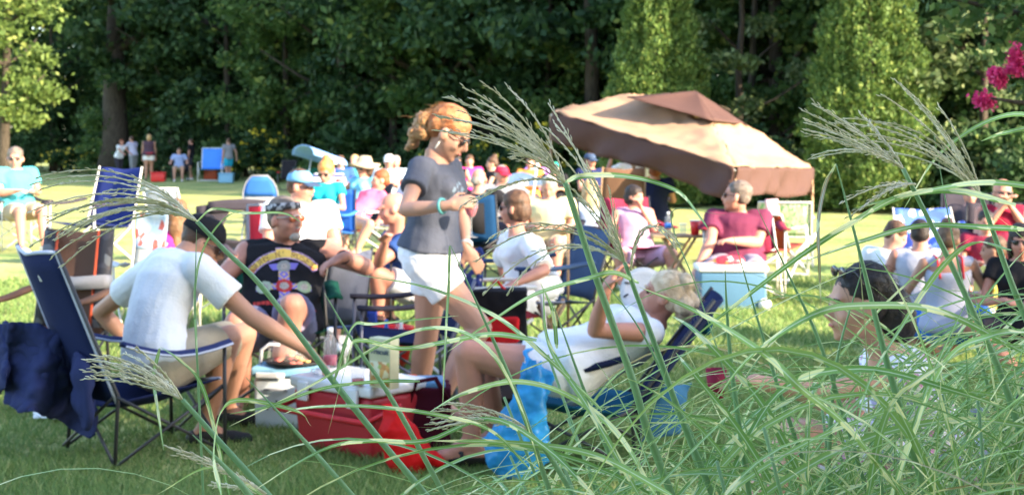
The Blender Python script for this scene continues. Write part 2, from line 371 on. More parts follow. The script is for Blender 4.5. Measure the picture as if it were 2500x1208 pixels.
def frame(fw, up=UPV):
    f = fw.normalized(); r = f.cross(up); r = r.normalized() if r.length > 1e-4 else Vector((1, 0, 0)); u = r.cross(f)
    return Matrix((r, f, u)).transposed()          # local x = the person's right, y = forward, z = up
def solve(p, spec, L):
    # spec: a Vector, or (px, py, '+'/'-'/0): the point on that sight line L away from p, on the far or the near side
    if isinstance(spec, Vector): 
        return spec
    px, py, sg = spec
    if isinstance(sg, (float, int)) and not isinstance(sg, bool) and abs(sg) > 1.5: return P(px, py, sg)
    if not isinstance(sg, str): return P(px, py, p.y+sg)
    o = Vector((0, 0, CH)); d = (P(px, py, 1.0)-o).normalized(); t0 = (p-o).dot(d); m = ((o+d*t0)-p).length
    k = math.sqrt(max(0, L*L-m*m))
    q = o+d*(t0+k if sg == '+' else t0-k)
    if m > L*1.25: q = p+(q-p).normalized()*L*1.25
    return q

def hand(mb, wrist, d, n, s=1., curl=.5, side=1, vox=.01):
    # d along the forearm, n out of the back of the hand; side=+1: thumb on +x of the hand frame
    d = d.normalized(); x = d.cross(n); x = x.normalized() if x.length > .01 else d.orthogonal().normalized(); n = x.cross(d)
    M = Matrix((x, d, n)).transposed(); fr = max(.0085*s, vox*.85)
    pc = wrist+d*.048*s
    mb.sphere(pc, (.040*s, .055*s, max(.017*s, vox*1.1)), M, 12, 8); mb.cap(wrist-d*.02*s, .026*s, wrist+d*.03*s, .027*s, 8)
    for k, (off, L) in enumerate([(-.030, .066), (-.010, .078), (.010, .074), (.029, .058)]):
        a = pc+(x*off*side*-1+d*.040)*s; ang = curl*(.55+.1*k)
        q = a
        for j, f_ in enumerate((.45, .31, .24)):
            ang2 = ang*(j+.6); dd = d*math.cos(ang2)-n*math.sin(ang2)+x*(off*-1.6*side)*(1-min(1, curl)); dd.normalize()
            e = q+dd*L*f_*s; mb.cap(q, fr*(1-.08*j), e, fr*(.94-.09*j), 6); q = e
    a = wrist+(x*.026*side+d*.022)*s; b = a+(x*.030*side+d*.030-n*.014*curl)*s; c = b+(x*.004*side+d*.030-n*.02*curl)*s
    mb.cap(a, fr*1.35, b, fr*1.15, 6); mb.cap(b, fr*1.15, c, fr*.95, 6)
    return pc, M

def head_body(mb, c, M, s, beard=0, fat=1.):
    T = lambda x, y, z: c+M@(Vector((x, y, z))*s)
    E = lambda x, y, z, a, b, d: mb.sphere(T(x, y, z), (a*s, b*s, d*s), M, 16, 10)
    E(0, -.015, .035, .074, .093, .080); E(0, .022, -.025, .062*fat, .062, .082); E(0, .028, -.070, .046*fat, .052, .036); E(0, .066, -.092, .020, .020, .018)
    for k in (-1, 1):
        E(k*.034*fat, .052, -.028, .024, .028, .030); E(k*.074*fat, -.005, -.012, .010, .021, .031); E(k*.028, .074, .028, .024, .012, .010)
    mb.cap(T(0, .082, .012), .010*s, T(0, .103, -.022), .0130*s, 8); E(0, .094, -.030, .018, .012, .009); E(0, .078, -.055, .026, .016, .018)
    return T, E

HAIR = {
 'short': [(0, -.022, .045, .081, .097, .083), (0, -.050, .0, .076, .066, .070)],
 'crop': [(0, -.024, .043, .078, .095, .082), (0, -.045, .005, .076, .062, .066)],
 'fringe': [(0, -.062, -.01, .074, .052, .060)],
 'bob': [(0, -.020, .045, .084, .098, .085), (0, -.050, -.02, .084, .072, .085), (-.065, -.010, -.02, .022, .045, .065), (.065, -.010, -.02, .022, .045, .065), (0, .036, .082, .055, .036, .024)],
 'long': [(0, -.018, .045, .086, .098, .086), (0, -.055, -.02, .088, .066, .10), (0, -.075, -.12, .090, .050, .12), (0, -.080, -.22, .075, .040, .10), (-.07, -.01, -.04, .024, .040, .09), (.07, -.01, -.04, .024, .040, .09)],
 'bun': [(0, -.018, .045, .081, .095, .082), (0, -.050, .0, .076, .064, .070), (0, -.060, .125, .045, .048, .042)],
 'pony': [(0, -.018, .045, .082, .096, .083), (0, -.055, .0, .076, .064, .070), (.01, -.135, .045, .052, .050, .050), (-.02, -.150, -.01, .050, .046, .055), (.015, -.150, -.065, .042, .040, .050), (0, -.125, .075, .040, .034, .030)],
 'messy': [(0, -.020, .043, .080, .096, .082), (0, -.060, .01, .076, .060, .070)],
}
RING = [(-.17, .075, .085), (-.08, .150, .115), (0, .168, .122), (.14, .158, .115), (.32, .140, .102), (.52, .152, .112), (.72, .172, .122), (.86, .178, .112), (.95, .130, .085), (1.03, .068, .066), (1.12, .058, .06)]
RINGF = [(-.17, .080, .090), (-.08, .165, .125), (0, .180, .132), (.14, .158, .112), (.32, .124, .092), (.52, .135, .100), (.72, .148, .115), (.86, .150, .098), (.95, .108, .072), (1.03, .056, .056), (1.12, .048, .05)]

def person(label, pelvis, neck, hipf, chestf, headf, armL, armR, legL, legR, H=1.72, sex='m', wd=1., belly=0., skin=None, vox=.010, head=None, hroll=0., hscale=1.,
           hair=('short', H_BR), shirt=None, sleeve=.45, bottom=None, leglen=.45, shoes=None, shoe='shoe', bend=0., glasses=None, cap=None, group=None, hem=-.10, neckcut=.985,
           handL=None, handR=None, extra=None, beard=None, straps=None, pelvis_up=None, sockm=None, fold=.012, lips=True):
    s = H/1.72; skin = skin or SK_B; rings = RINGF if sex == 'f' else RING
    base = Vector((pelvis.x, pelvis.y, 0)); t = thing('person', label, 'person', base, 0, group)
    hf = vdir(hipf); cf = vdir(*chestf) if isinstance(chestf, tuple) else vdir(chestf); up0 = (neck-pelvis).normalized()
    hr = hf.cross(UPV).normalized(); crr = vdir(chestf if not isinstance(chestf, tuple) else chestf[0]).cross(UPV).normalized()
    mid = (pelvis+neck)/2-((hf+cf)/2).normalized()*bend
    def spine(u):
        if u < 0: return pelvis+(mid-pelvis).normalized()*u*.5*s
        if u > 1: return neck+(neck-mid).normalized()*(u-1)*.5*s
        return pelvis*(1-u)**2+mid*2*u*(1-u)+neck*u*u
    def torso(mb, inf=0., lo=-.2, hi=1.2, flare=0.):
        rr = []
        us = [r for r in rings if lo-.001 <= r[0] <= hi+.001]
        ip = lambda u, k: float(np.interp(u, [r[0] for r in rings], [r[k] for r in rings]))
        L = sorted(set([lo, hi]+[r[0] for r in us])) if lo > -.2 or hi < 1.2 else [r[0] for r in rings]
        for u in L:
            c = spine(u); tt = (spine(min(u+.05, 1.12))-spine(max(u-.05, -.17))).normalized(); uc = min(1, max(0, u))
            r = (hr*(1-uc)+crr*uc).normalized(); f_ = tt.cross(r)*-1; f_ = (f_-tt*f_.dot(tt)).normalized(); r = f_.cross(tt).normalized()
            bl = belly*math.exp(-((u-.3)/.26)**2)
            wa = (ip(u, 1)*(wd if u < .9 else 1)+bl*.35)*s+inf+(flare*(1-u) if u < .5 else 0); wb = (ip(u, 2)*(wd if u < .9 else 1)+bl*.6)*s+inf+(flare*(1-u) if u < .5 else 0)
            c = c+f_*bl*.4*s
            rr.append([c+r*wa*math.cos(2*PI*k/20)+f_*wb*math.sin(2*PI*k/20) for k in range(20)])
        mb.rings(rr)
        return f_
    b = MB(); torso(b)
    nk = .045 if sex == 'f' else .057
    HM = frame(vdir(*headf) if isinstance(headf, tuple) else vdir(headf))
    if hroll: HM = Matrix.Rotation(R(hroll), 3, HM.col[1])@HM
    hs = s*hscale
    hc = solve(neck, head, .165*s) if head is not None else neck+up0*.03*s+UPV*.105*s+HM.col[1]*.02
    T, E = head_body(b, hc, HM, hs*1.02, fat=1+.12*(wd-1)/.2 if wd > 1 else 1)
    b.cap(neck-up0*.02*s, nk*1.12*s, hc+HM@Vector((0, -.025, -.06))*hs, nk*s, 12)
    bust = []
    shw = (.170 if sex == 'f' else .190)*s*(1+.5*(wd-1))
    tt = (spine(1.0)-spine(.9)).normalized(); fch = tt.cross(crr)*-1
    if fch.dot(cf) < 0: fch = -fch
    shl = neck-crr*shw-tt*.045*s; shr = neck+crr*shw-tt*.045*s
    J = {}
    ar = (.041 if sex == 'f' else .049)*s*(1+.6*(wd-1))
    for side, sh, A, hd in ((-1, shl, armL, handL), (1, shr, armR, handR)):
        k = 'L' if side < 0 else 'R'
        b.cap(sh+(neck-sh)*.35-tt*.02, ar*1.2, sh, ar*1.25); el = solve(sh, A[0], .285*s); wr = solve(el, A[1], .25*s)
        b.cap(sh, ar*1.15, el, ar*.82); fm = el+(wr-el)*.3; b.cap(el, ar*.84, fm, ar*.90); b.cap(fm, ar*.90, wr, ar*.56)
        hdir = (wr-el).normalized(); hn = UPV; cu = .7
        if hd:
            if hd.get('to') is not None: hdir = (solve(wr, hd['to'], .1)-wr).normalized()
            hn = hd.get('n', UPV); cu = hd.get('curl', .7)
        hn = Vector(hn); hn = hn-hdir*hn.dot(hdir)
        hn = hn.normalized() if hn.length > .05 else hdir.orthogonal().normalized()
        pc, HMt = hand(b, wr, hdir, hn, s*1.03, cu, side*-1 if hn.z >= 0 else side, vox)
        J['sh'+k] = sh; J['el'+k] = el; J['wr'+k] = wr; J['pc'+k] = pc
    hw = .092*s; lr = .088*s*(1+.5*(wd-1))*(1.04 if sex == 'f' else 1)
    for side, A in ((-1, legL), (1, legR)):
        k = 'L' if side < 0 else 'R'
        hp = pelvis+hr*hw*side-up0*.03*s if pelvis_up is None else pelvis+hr*hw*side
        kn = solve(hp, A[0], .435*s); an = solve(kn, A[1], .415*s)
        b.cap(hp, lr*1.12, hp+(kn-hp)*.35, lr*.98); b.cap(hp+(kn-hp)*.35, lr*.98, kn, lr*.66); cm = kn+(an-kn)*.32
        back = (-(kn-hp)); back = back-(an-kn).normalized()*back.dot((an-kn).normalized()); back = back.normalized()*.012 if back.length > .05 else Vector((0, 0, 0))
        b.cap(kn, lr*.66, cm+back, lr*.68); b.cap(cm+back, lr*.68, an, lr*.42)
        ft = A[2] if isinstance(A[2], Vector) else vdir(*A[2]) if isinstance(A[2], tuple) else vdir(A[2])
        heel = an-ft*.045*s-UPV*.045*s; ball = an+ft*.13*s-UPV*.058*s; toe = an+ft*.185*s-UPV*.062*s
        b.cap(an, lr*.44, heel, .032*s, 10); b.cap(an+ft*.01, lr*.42, ball, .028*s, 10); b.cap(heel, .030*s, ball, .032*s, 10); b.cap(ball, .036*s, toe, .022*s, 10)
        J['hp'+k] = hp; J['kn'+k] = kn; J['an'+k] = an; J['ft'+k] = ft
    if sex == 'f':
        for k in (-1, 1):
            q = spine(.70)+crr*k*.068*s+fch*.085*s; b.sphere(q, (.062*s, .062*s, .058*s)); bust.append(q)
    body = b.skin('body', skin, t, vox, 3)
    # face
    for k in (-1, 1):
        if not glasses or glasses == 'top':
            MB().sphere(T(k*.030, .074, .006), (.011*hs, .009*hs, .008*hs), HM, 8, 6).build('eye', EYEW, t)
            if hair[0] and s*vox < .011: MB().tube([T(k*.014, .088, .026), T(k*.032, .088, .031), T(k*.048, .076, .026)], .0032*hs, 6).build('eyebrow', hair[1], t)
    if lips: MB().sphere(T(0, .090, -.055), (.021*hs, .008*hs, .007*hs), HM, 10, 6).build('lips', LIP, t)
    if glasses and glasses != 'none':
        lens = AMB if glasses == 'amber' else GLS
        g = MB()
        if glasses == 'top': oy, oz = -.02, .125; 
        else: oy, oz = 0, 0
        top = glasses == 'top'
        gl = MB()
        for k in (-1, 1): gl.sphere(T(k*.032, .086 if not top else .055, .004 if not top else .112), (.027*hs, .007*hs, .019*hs), HM, 12, 8)
        gr = gl.build('sunglasses', lens, t)
        z = .012 if not top else .115; y = .088 if not top else .06
        MB().tube([T(-.078, -.01, z-.004 if not top else .05), T(-.066, y-.03, z), T(-.03, y, z+.006), T(0, y+.006, z+.008), T(.03, y, z+.006), T(.066, y-.03, z), T(.078, -.01, z-.004 if not top else .05)], .0034*hs, 6).build('glasses_frame', WIRE if glasses == 'amber' else GLS, gr)
    if hair[0]:
        h = MB()
        for e in HAIR[hair[0]]: h.sphere(T(*e[:3]), (e[3]*hs*1.03, e[4]*hs*1.03, e[5]*hs*1.03), HM, 16, 10)
        h.skin('hair', hair[1], t, max(vox*.75, .0065), 2, .006 if hair[0] in ('crop', 'short', 'fringe') else .012, .03)
    if beard: 
        MB().sphere(T(0, .066, -.090), (.034*hs, .030*hs, .030*hs), HM).sphere(T(0, .090, -.043), (.026*hs, .010*hs, .006*hs), HM).skin('beard', beard, t, .007, 1, .008, .02)
    if cap:
        c = MB(); cm_ = cap[0]; back = cap[1] if len(cap) > 1 else 1      # back=-1: brim behind
        rr = []
        for i in range(7):
            a = PI/2*i/6; z = .035+.086*math.sin(a); q = max(.004, math.cos(a)**.75)
            rr.append([T(.086*q*math.cos(2*PI*k/20), -.018+.104*q*math.sin(2*PI*k/20), z) for k in range(20)])
        c.rings(rr); co = c.build('cap', cm_, t)
        g = []
        for i in range(5):
            row = []
            for j in range(9):
                a = -1+2*j/8; rad = i/4
                row.append(T(.078*a*(1-.12*rad), back*(.055+.035*(1-a*a)+.075*rad*(1-.35*a*a))-(.02 if back < 0 else 0), .040-.020*rad-.012*a*a))
            g.append(row)
        MB().sheet(g, .005).build('brim', cap[2] if len(cap) > 2 else cm_, co)
    # clothes
    if shirt:
        c = MB(); inf = .016 if vox < .013 else .02
        torso(c, inf, hem, neckcut, .02)
        for q in bust: c.sphere(q, (.070*s, .070*s, .066*s))
        if sleeve > 0:
            for k in 'LR':
                sh, el = J['sh'+k], J['el'+k]; e2 = sh+(el-sh)*min(1, sleeve)
                c.cap(sh+(neck-sh)*.4-tt*.02, ar*1.35+.006, sh, ar*1.3+.012)
                c.tube([sh, sh+(e2-sh)*.5, e2], [ar*1.26+.012, ar*1.22+.014, ar*1.15+(.022 if sleeve <= 1 else .012)], 14)
                if sleeve > 1: w2 = el+(J['wr'+k]-el)*(sleeve-1); c.cap(el, ar*.9+.014, el, ar*.9+.014); c.tube([el, w2], [ar*.9+.012, ar*.7+.012], 14)
        else:
            for k in 'LR': c.cap(J['sh'+k]+(neck-J['sh'+k])*.45-tt*.015, ar*1.25+.008, J['sh'+k]+(neck-J['sh'+k])*.12, ar*1.2+.004)
        J['shirt'] = c.skin('shirt', shirt, t, vox, 2, fold*1.15, .10)
    if straps:
        for k in (-1, 1):
            MB().tube([neck+crr*k*.085*s+fch*.115*s-tt*.11*s, neck+crr*k*.09*s+fch*.04*s+tt*.012, neck+crr*k*.09*s-fch*.06*s-tt*.0*s, spine(.72)+crr*k*.085*s-fch*.135*s], .014, 8, flat=.5).build('strap', straps, t)
    if bottom:
        c = MB(); torso(c, .016, -.14, .16)
        for k in 'LR':
            hp, kn, an = J['hp'+k], J['kn'+k], J['an'+k]
            c.sphere(hp, lr*1.12+.014)
            e1 = hp+(kn-hp)*min(1, leglen*2); f1 = lr*(1.12-.42*min(1, leglen*2))
            c.tube([hp, hp+(e1-hp)*.5, e1], [lr*1.12+.014, lr*1.02+.016, f1+.026], 16)
            if leglen > .5: 
                e2 = kn+(an-kn)*(leglen-.5)*2; c.sphere(kn, lr*.7+.018); c.tube([kn, e2], [lr*.7+.018, lr*.55+.02], 14)
        c.skin('skirt' if leglen == 0 else 'trousers' if leglen > .6 else 'shorts', bottom, t, vox, 3, fold, .09)
    if shoes:
        for k in 'LR':
            an, ft = J['an'+k], J['ft'+k]; q = MB(); sw = ft.cross(UPV).normalized()
            if shoe == 'shoe':
                q.cap(an-ft*.05*s-UPV*.045*s, .040*s, an+ft*.13*s-UPV*.052*s, .042*s); q.cap(an+ft*.13*s-UPV*.052*s, .040*s, an+ft*.19*s-UPV*.056*s, .032*s); q.cap(an-UPV*.03*s, .046*s, an+ft*.06*s-UPV*.045*s, .042*s)
                so_ = q.skin('shoe', shoes, t, max(vox, .009), 2)
                MB().tube([an-ft*.085*s-UPV*.082*s, an+ft*.06*s-UPV*.082*s, an+ft*.215*s-UPV*.078*s], [.032*s, .040*s, .030*s], 12, flat=.35).build('sole', CLW if shoes != CLK else CLK2, so_)
            else:
                q.tube([an-ft*.085*s-UPV*.088*s, an+ft*.06*s-UPV*.09*s, an+ft*.215*s-UPV*.088*s], [.030*s, .042*s, .032*s], 12, flat=.3)
                so_ = q.build('sandal', shoes, t)
                a = an+ft*.05*s-UPV*.085*s; MB().tube([a+sw*.040*s, a+sw*.034*s+UPV*.045*s, an+ft*.085*s-UPV*.028*s, a-sw*.034*s+UPV*.045*s, a-sw*.040*s], .010*s, 8).build('strap', shoes, so_)
    J.update(root=t, spine=spine, T=T, HM=HM, hc=hc, crr=crr, fch=fch, tt=tt, s=s, neck=neck, body=body)
    return J
CLK = mat('black_leather', (.02, .02, .022), .6, .1, 10, .2); CLK2 = mat('black_rubber', (.03, .03, .03), .7, .1); CLW = mat('white_rubber', (.7, .7, .68), .6, .05)

def bvh_of(o):
    bpy.context.view_layer.update(); dg = bpy.context.evaluated_depsgraph_get(); e = o.evaluated_get(dg); me = e.to_mesh()
    v = [o.matrix_world@x.co for x in me.vertices]; f = [tuple(p.vertices) for p in me.polygons]; e.to_mesh_clear()
    return BVHTree.FromPolygons(v, f)
def printed(o, parent, name, org, ud, vd, w_, h_, cell, fn, lift=.003):
    # a printed design laid on a garment: the cells where fn(u, v) gives a colour, pressed onto the cloth
    nd = ud.cross(vd).normalized(); tree = bvh_of(o); nu = int(w_/cell); nv = int(h_/cell); idx = {}; V = []; Cc = []; Fc = []
    def vert(i, j):
        if (i, j) not in idx:
            p = org+ud*(i*cell-w_/2)+vd*(j*cell-h_/2); hit = tree.ray_cast(p+nd*.5, -nd, 1.0)
            idx[(i, j)] = None if hit[0] is None else len(V)
            if hit[0] is not None: V.append(hit[0]+nd*lift)
        return idx[(i, j)]
    cols = []
    for i in range(nu):
        for j in range(nv):
            c = fn((i+.5)/nu*2-1, (j+.5)/nv*2-1)
            if c is None: continue
            q = [vert(i, j), vert(i+1, j), vert(i+1, j+1), vert(i, j+1)]
            if None in q: continue
            Fc.append(tuple(q)); cols.append(c)
    if not Fc: return None
    off = root_loc(parent); me = bpy.data.meshes.new(name); me.from_pydata([tuple(v-off) for v in V], [], Fc)
    ca = me.color_attributes.new('print', 'FLOAT_COLOR', 'CORNER'); k = 0
    for p, c in zip(me.polygons, cols):
        for _ in p.vertices: ca.data[k].color = tuple(c)+(1,); k += 1
    me.materials.append(vcmat('printed_ink')); me.polygons.foreach_set('use_smooth', [True]*len(me.polygons))
    q = bpy.data.objects.new(name, me); COL.objects.link(q); q.parent = parent
    return q
FONT = {'G': '01110 10001 10000 10111 10001 10001 01110', 'U': '10001 10001 10001 10001 10001 10001 01110', 'N': '10001 11001 10101 10101 10011 10001 10001', 'S': '01111 10000 10000 01110 00001 00001 11110',
        'R': '11110 10001 10001 11110 10100 10010 10001', 'O': '01110 10001 10001 10001 10001 10001 01110', 'E': '11111 10000 10000 11110 10000 10000 11111', ' ': '00000 '*7, "'": '00100 00100 00000 00000 00000 00000 00000',
        'A': '01110 10001 10001 11111 10001 10001 10001', 'C': '01111 10000 10000 10000 10000 10000 01111'}
def glyph(txt, u, v):       # u 0..1 along the text, v 0..1 upward
    if not (0 <= u < 1 and 0 <= v < 1): return False
    k = u*len(txt); ch = txt[int(k)]; x = int((k-int(k))*6); y = 6-int(v*7)
    return x < 5 and FONT[ch].split()[y][x] == '1'

# seated and standing people described by where they are and where they face
def sitter(label, px, Y, yaw, lean=12, seat=.40, H=1.72, headyaw=None, headpitch=-5, armL='lap', armR='lap', legs='sit', chestyaw=None, **k):
    s = H/1.72; f = vdir(yaw); r = f.cross(UPV).normalized(); g = G(px, Y); pel = g+UPV*(seat+.085*s)-f*.03
    up = (UPV*math.cos(R(lean))-f*math.sin(R(lean))); nk = pel+up*.50*s
    cy = yaw if chestyaw is None else chestyaw; cr_ = vdir(cy).cross(UPV).normalized(); cf = vdir(cy)
    def arm(side, m):
        sh = nk+cr_*side*.19*s-up*.045*s
        if isinstance(m, tuple): return m
        if m == 'lap': e = sh-up*.25*s+cr_*side*.06*s+f*.07*s; w_ = e+f*.19*s-cr_*side*.13*s+UPV*.03*s
        elif m == 'rest': e = sh-UPV*.24*s+cr_*side*.12*s+f*.04*s; w_ = e+f*.24*s-UPV*.01
        elif m == 'knee': e = sh-UPV*.17*s+f*.20*s; w_ = e-UPV*.10*s+f*.2*s-cr_*side*.03
        elif m == 'mouth': e = sh-UPV*.24*s+cr_*side*.06*s+f*.10*s; w_ = nk+f*.17*s+UPV*.02*s+cr_*side*.03
        elif m == 'chest': e = sh-up*.25*s+cr_*side*.08*s+f*.05*s; w_ = nk-up*.20*s+f*.22*s+cr_*side*.02
        elif m == 'up': e = sh-UPV*.10*s+cr_*side*.18*s+f*.12*s; w_ = e+UPV*.22*s-cr_*side*.06
        elif m == 'down': e = sh-up*.27*s+cr_*side*.05*s; w_ = e-UPV*.24*s+f*.04
        elif m == 'out': e = sh-UPV*.16*s+cr_*side*.22*s; w_ = e+f*.16*s+cr_*side*.14*s-UPV*.06
        return (e, w_)
    def leg(side):
        hp = pel+r*side*.092*s
        if legs == 'sit': kn = hp+f*.42*s+r*side*.05*s+UPV*(.50*s-hp.z)*.8; an = Vector((kn.x, kn.y, .085*s))+f*.05*s
        elif legs == 'stretch': kn = hp+f*.42*s+r*side*.03*s; an = Vector((kn.x, kn.y, .09*s))+f*.30*s
        elif legs == 'cross': kn = hp+f*.41*s+UPV*(.07 if side > 0 else .01)-r*side*.05; an = (kn-UPV*.32*s+f*.24*s-r*side*.10) if side > 0 else Vector((kn.x, kn.y, .085*s))+f*.02
        elif legs == 'wide': kn = hp+f*.36*s+r*side*.2*s+UPV*.03; an = Vector((kn.x, kn.y, .085*s))+f*.04
        elif legs == 'ground': kn = hp+f*.30*s+r*side*.24*s+UPV*.05; an = hp+f*.30*s-r*side*.10*s-UPV*.02; an.z = .07
        return (kn, an, yaw)
    J = person(label, pel, nk, yaw, cy, (headyaw if headyaw is not None else yaw, headpitch), arm(-1, armL), arm(1, armR), leg(-1), leg(1), H=H, vox=k.pop('vox', .014), **k)
    return J
def stander(label, px, Y, yaw, H=1.72, lean=0, headyaw=None, headpitch=-5, armL='down', armR='down', step=.06, **k):
    s = H/1.72; f = vdir(yaw); r = f.cross(UPV).normalized(); g = G(px, Y); pel = g+UPV*.93*s; up = (UPV*math.cos(R(lean))+f*math.sin(R(lean))); nk = pel+up*.50*s
    if lean > 25: pel = pel-f*.12; nk = nk-f*.12
    def arm(side, m):
        sh = nk+r*side*.18*s-up*.045*s
        if m == 'down': e = sh-UPV*.28*s+r*side*.05*s; w_ = e-UPV*.24*s+f*.05*s
        elif m == 'fwd': e = sh-UPV*.2*s+f*.18*s; w_ = e+f*.22*s-UPV*.08*s
        elif m == 'back': e = sh-UPV*.24*s-f*.10*s+r*side*.08; w_ = e-UPV*.22*s+r*side*.03
        return (e, w_)
    def leg(side): 
        hp = pel+r*side*.09*s; an = g+r*side*.09*s+UPV*.085*s+f*side*step; kn = (hp+an)/2+f*.03
        return (kn, an, yaw)
    return person(label, pel, nk, yaw, yaw, (headyaw if headyaw is not None else yaw, headpitch), arm(-1, armL), arm(1, armR), leg(-1), leg(1), H=H, vox=k.pop('vox', .018), **k)

def strands(J, m, n, L=.10, amp=.012, zc=.03, seed=1, r0=.0011, cone=(0, 1), back=0.):
    # loose hair lying over and lifting off the head
    rr = random.Random(seed); T, M_ = J['T'], J['HM']; q = MB()
    for i in range(n):
        a = rr.uniform(*cone)*2*PI; e = rr.uniform(-.1, 1.35); d = Vector((math.cos(a)*math.cos(e), math.sin(a)*math.cos(e), math.sin(e)))
        if d.y > .45 and d.z < .35: continue
        p = Vector((d.x*.082, -.02+d.y*.098, zc+d.z*.086)); t = Vector((rr.uniform(-.4, .4)+d.x*.3, -1, -.35+rr.uniform(-.5, .4))); t = (t-d*t.dot(d)*.9).normalized(); pts = []
        for k in range(8): pts.append(T(*p)); p = p+t*L/8+Vector((rr.uniform(-1, 1), rr.uniform(-1, 1), rr.uniform(-1, 1)))*amp*.5+d*(.0018+back); t = (t+Vector((0, 0, -.12))).normalized()
        q.tube(pts, [r0*(1-.08*k) for k in range(8)], 4)
    return q.build('loose_strands', m, J['root'])
# ---------------------------------------------------------------- chairs and gear
NAVY = cloth('navy', (.018, .026, .085)); NAVYL = cloth('navy_light', (.032, .042, .12)); STEEL_D = mat('dark_steel', (.03, .03, .035), .45, .1, spec=.5); STEEL_L = mat('pale_tube', (.62, .60, .55), .35, .05, spec=.6)
ALU = mat('aluminium', (.75, .75, .73), .3, .03, metal=.4); TRIM_W = cloth('trim_pale', (.55, .58, .72)); GREEN = cloth('bottle_green', (.012, .085, .055)); MAR = cloth('maroon', (.23, .025, .055))
TEAL = cloth('petrol', (.015, .11, .19)); BRN = cloth('brown', (.13, .075, .055)); ORG = cloth('orange_piping', (.55, .10, .05)); GREY = cloth('grey', (.25, .26, .29)); CHAR = cloth('charcoal', (.05, .045, .06))
BLU = cloth('blue', (.05, .18, .60)); RED = cloth('red', (.55, .02, .025)); BLKC = cloth('black', (.018, .018, .022)); LGREY = cloth('light_grey', (.52, .54, .60)); WOOD = mat('pale_wood', (.42, .27, .15), .6, .2, 12, stretch=(1, 1, 6)); TAN = cloth('tan', (.42, .34, .25))
WHT = cloth('white', (.78, .79, .82)); DKG = cloth('slate', (.09, .11, .14))

def quad_chair(label, loc, yaw, fab, trim=None, fr=STEEL_D, s=1., back=.92, w_=.54, recl=.14, arms=True, fab2=None, group=None, strapm=None, seat=.40, name='camping_chair', prt=None, armm=None, pocket=None, sag=.05, asag=.02):
    t = thing(name, label, 'camping chair' if name == 'camping_chair' else 'folding chair', loc, R(yaw), group); h = w_/2*s; sb = -.24*s; sf = .26*s; z = seat*s; bt = back*s; bx = sb-recl*s
    q = MB(); g = []
    for i in range(9):
        u = i/8; x = sf+(sb-sf)*u
        g.append([(x, -h+2*h*j/8, z+.03*s*(1-u)-sag*s*math.sin(PI*j/8)*(.5+.5*math.sin(PI*u))-.03*s*u) for j in range(9)])
    q.sheet(g, .006).build('seat', fab, t, world=False)
    g = []
    for i in range(9):
        u = i/8; zz = z-.03*s+(bt-z)*u; x = sb+(bx-sb)*u; hh = h*(1-.06*u)
        g.append([(x-.045*s*math.sin(PI*j/8), -hh+2*hh*j/8, zz+(.02*s*abs(math.cos(PI*j/8))*u)) for j in range(9)])
    bk = MB().sheet(g, .007).build('backrest', fab2 or fab, t, world=False)
    if trim:
        e = [Vector(r[0]) for r in g]+[Vector(p) for p in g[-1][1:]]+[Vector(r[-1]) for r in reversed(g[:-1])]
        MB().tube(e, .009*s, 6).build('trim', trim, bk, world=False)
        MB().tube([(sf, -h, z+.03*s), (sf+.01, 0, z-.01), (sf, h, z+.03*s)], .008*s, 6).build('trim', trim, t, world=False)
    if strapm: MB().sheet([[(sb-recl*s*.45+.035, -h*1.03, z+(bt-z)*.42), (sb-recl*s*.45-.02, 0, z+(bt-z)*.38), (sb-recl*s*.45+.035, h*1.03, z+(bt-z)*.42)], [(sb-recl*s*.55+.035, -h*1.03, z+(bt-z)*.55), (sb-recl*s*.55-.02, 0, z+(bt-z)*.51), (sb-recl*s*.55+.035, h*1.03, z+(bt-z)*.55)]], .07*s).build('strap', strapm, t, world=False)
    az = (seat+.21)*s
    for k in (-1, 1):
        if arms:
            a = MB(); g2 = []
            for i in range(7):
                u = i/6; x = sf+.03*s+(sb-.02*s-sf)*u; zz = az-asag*s*math.sin(PI*u)+.03*s*u
                g2.append([(x, k*(h+.035*s)+(j/2-.5)*.075*s, zz-(.012*s if j != 1 else 0)) for j in range(3)])
            ar_ = MB().sheet(g2, .016*s).build('armrest', armm or fab, t, world=False)
            if trim: MB().tube([(p[0][0], p[0][1], p[0][2]) for p in g2], .006*s, 6).build('trim', trim, ar_, world=False)
            MB().tube([(sf+.01, k*(h+.03*s), .015), (sf+.005, k*(h+.035*s), az)], .0095*s, 8).build('leg', fr, t, world=False)
        else: MB().tube([(sf+.01, k*(h+.03*s), .015), (sf, k*h, z+.02)], .0095*s, 8).build('leg', fr, t, world=False)
        MB().tube([(sb-.02, k*(h+.02*s), .015), (sb, k*(h+.01), z), (bx, k*h*.96, bt)], .0095*s, 8).build('leg', fr, t, world=False)
        MB().tube([(sf, k*(h+.015), .03), (sb-.01, k*(h+.02), z)], .008*s, 6).tube([(sb-.01, k*(h+.03), .03), (sf, k*(h+.025), z)], .008*s, 6).build('side_brace', fr, t, world=False)
    MB().tube([(sf+.012, -h-.02, .03), (sf+.012, h, z)], .008*s, 6).tube([(sf+.026, h+.02, .03), (sf+.026, -h, z)], .008*s, 6).build('front_brace', fr, t, world=False)
    MB().tube([(sb-.022, -h-.02, .03), (sb-.002, h, z)], .008*s, 6).tube([(sb-.040, h+.02, .03), (sb-.016, -h, z)], .008*s, 6).build('rear_brace', fr, t, world=False)
    if pocket: MB().box((bx-.05, 0, z+(bt-z)*.55), (.05, h*1.5, .24*s)).build('pocket', pocket, t, world=False, bevel=.02)
    return t

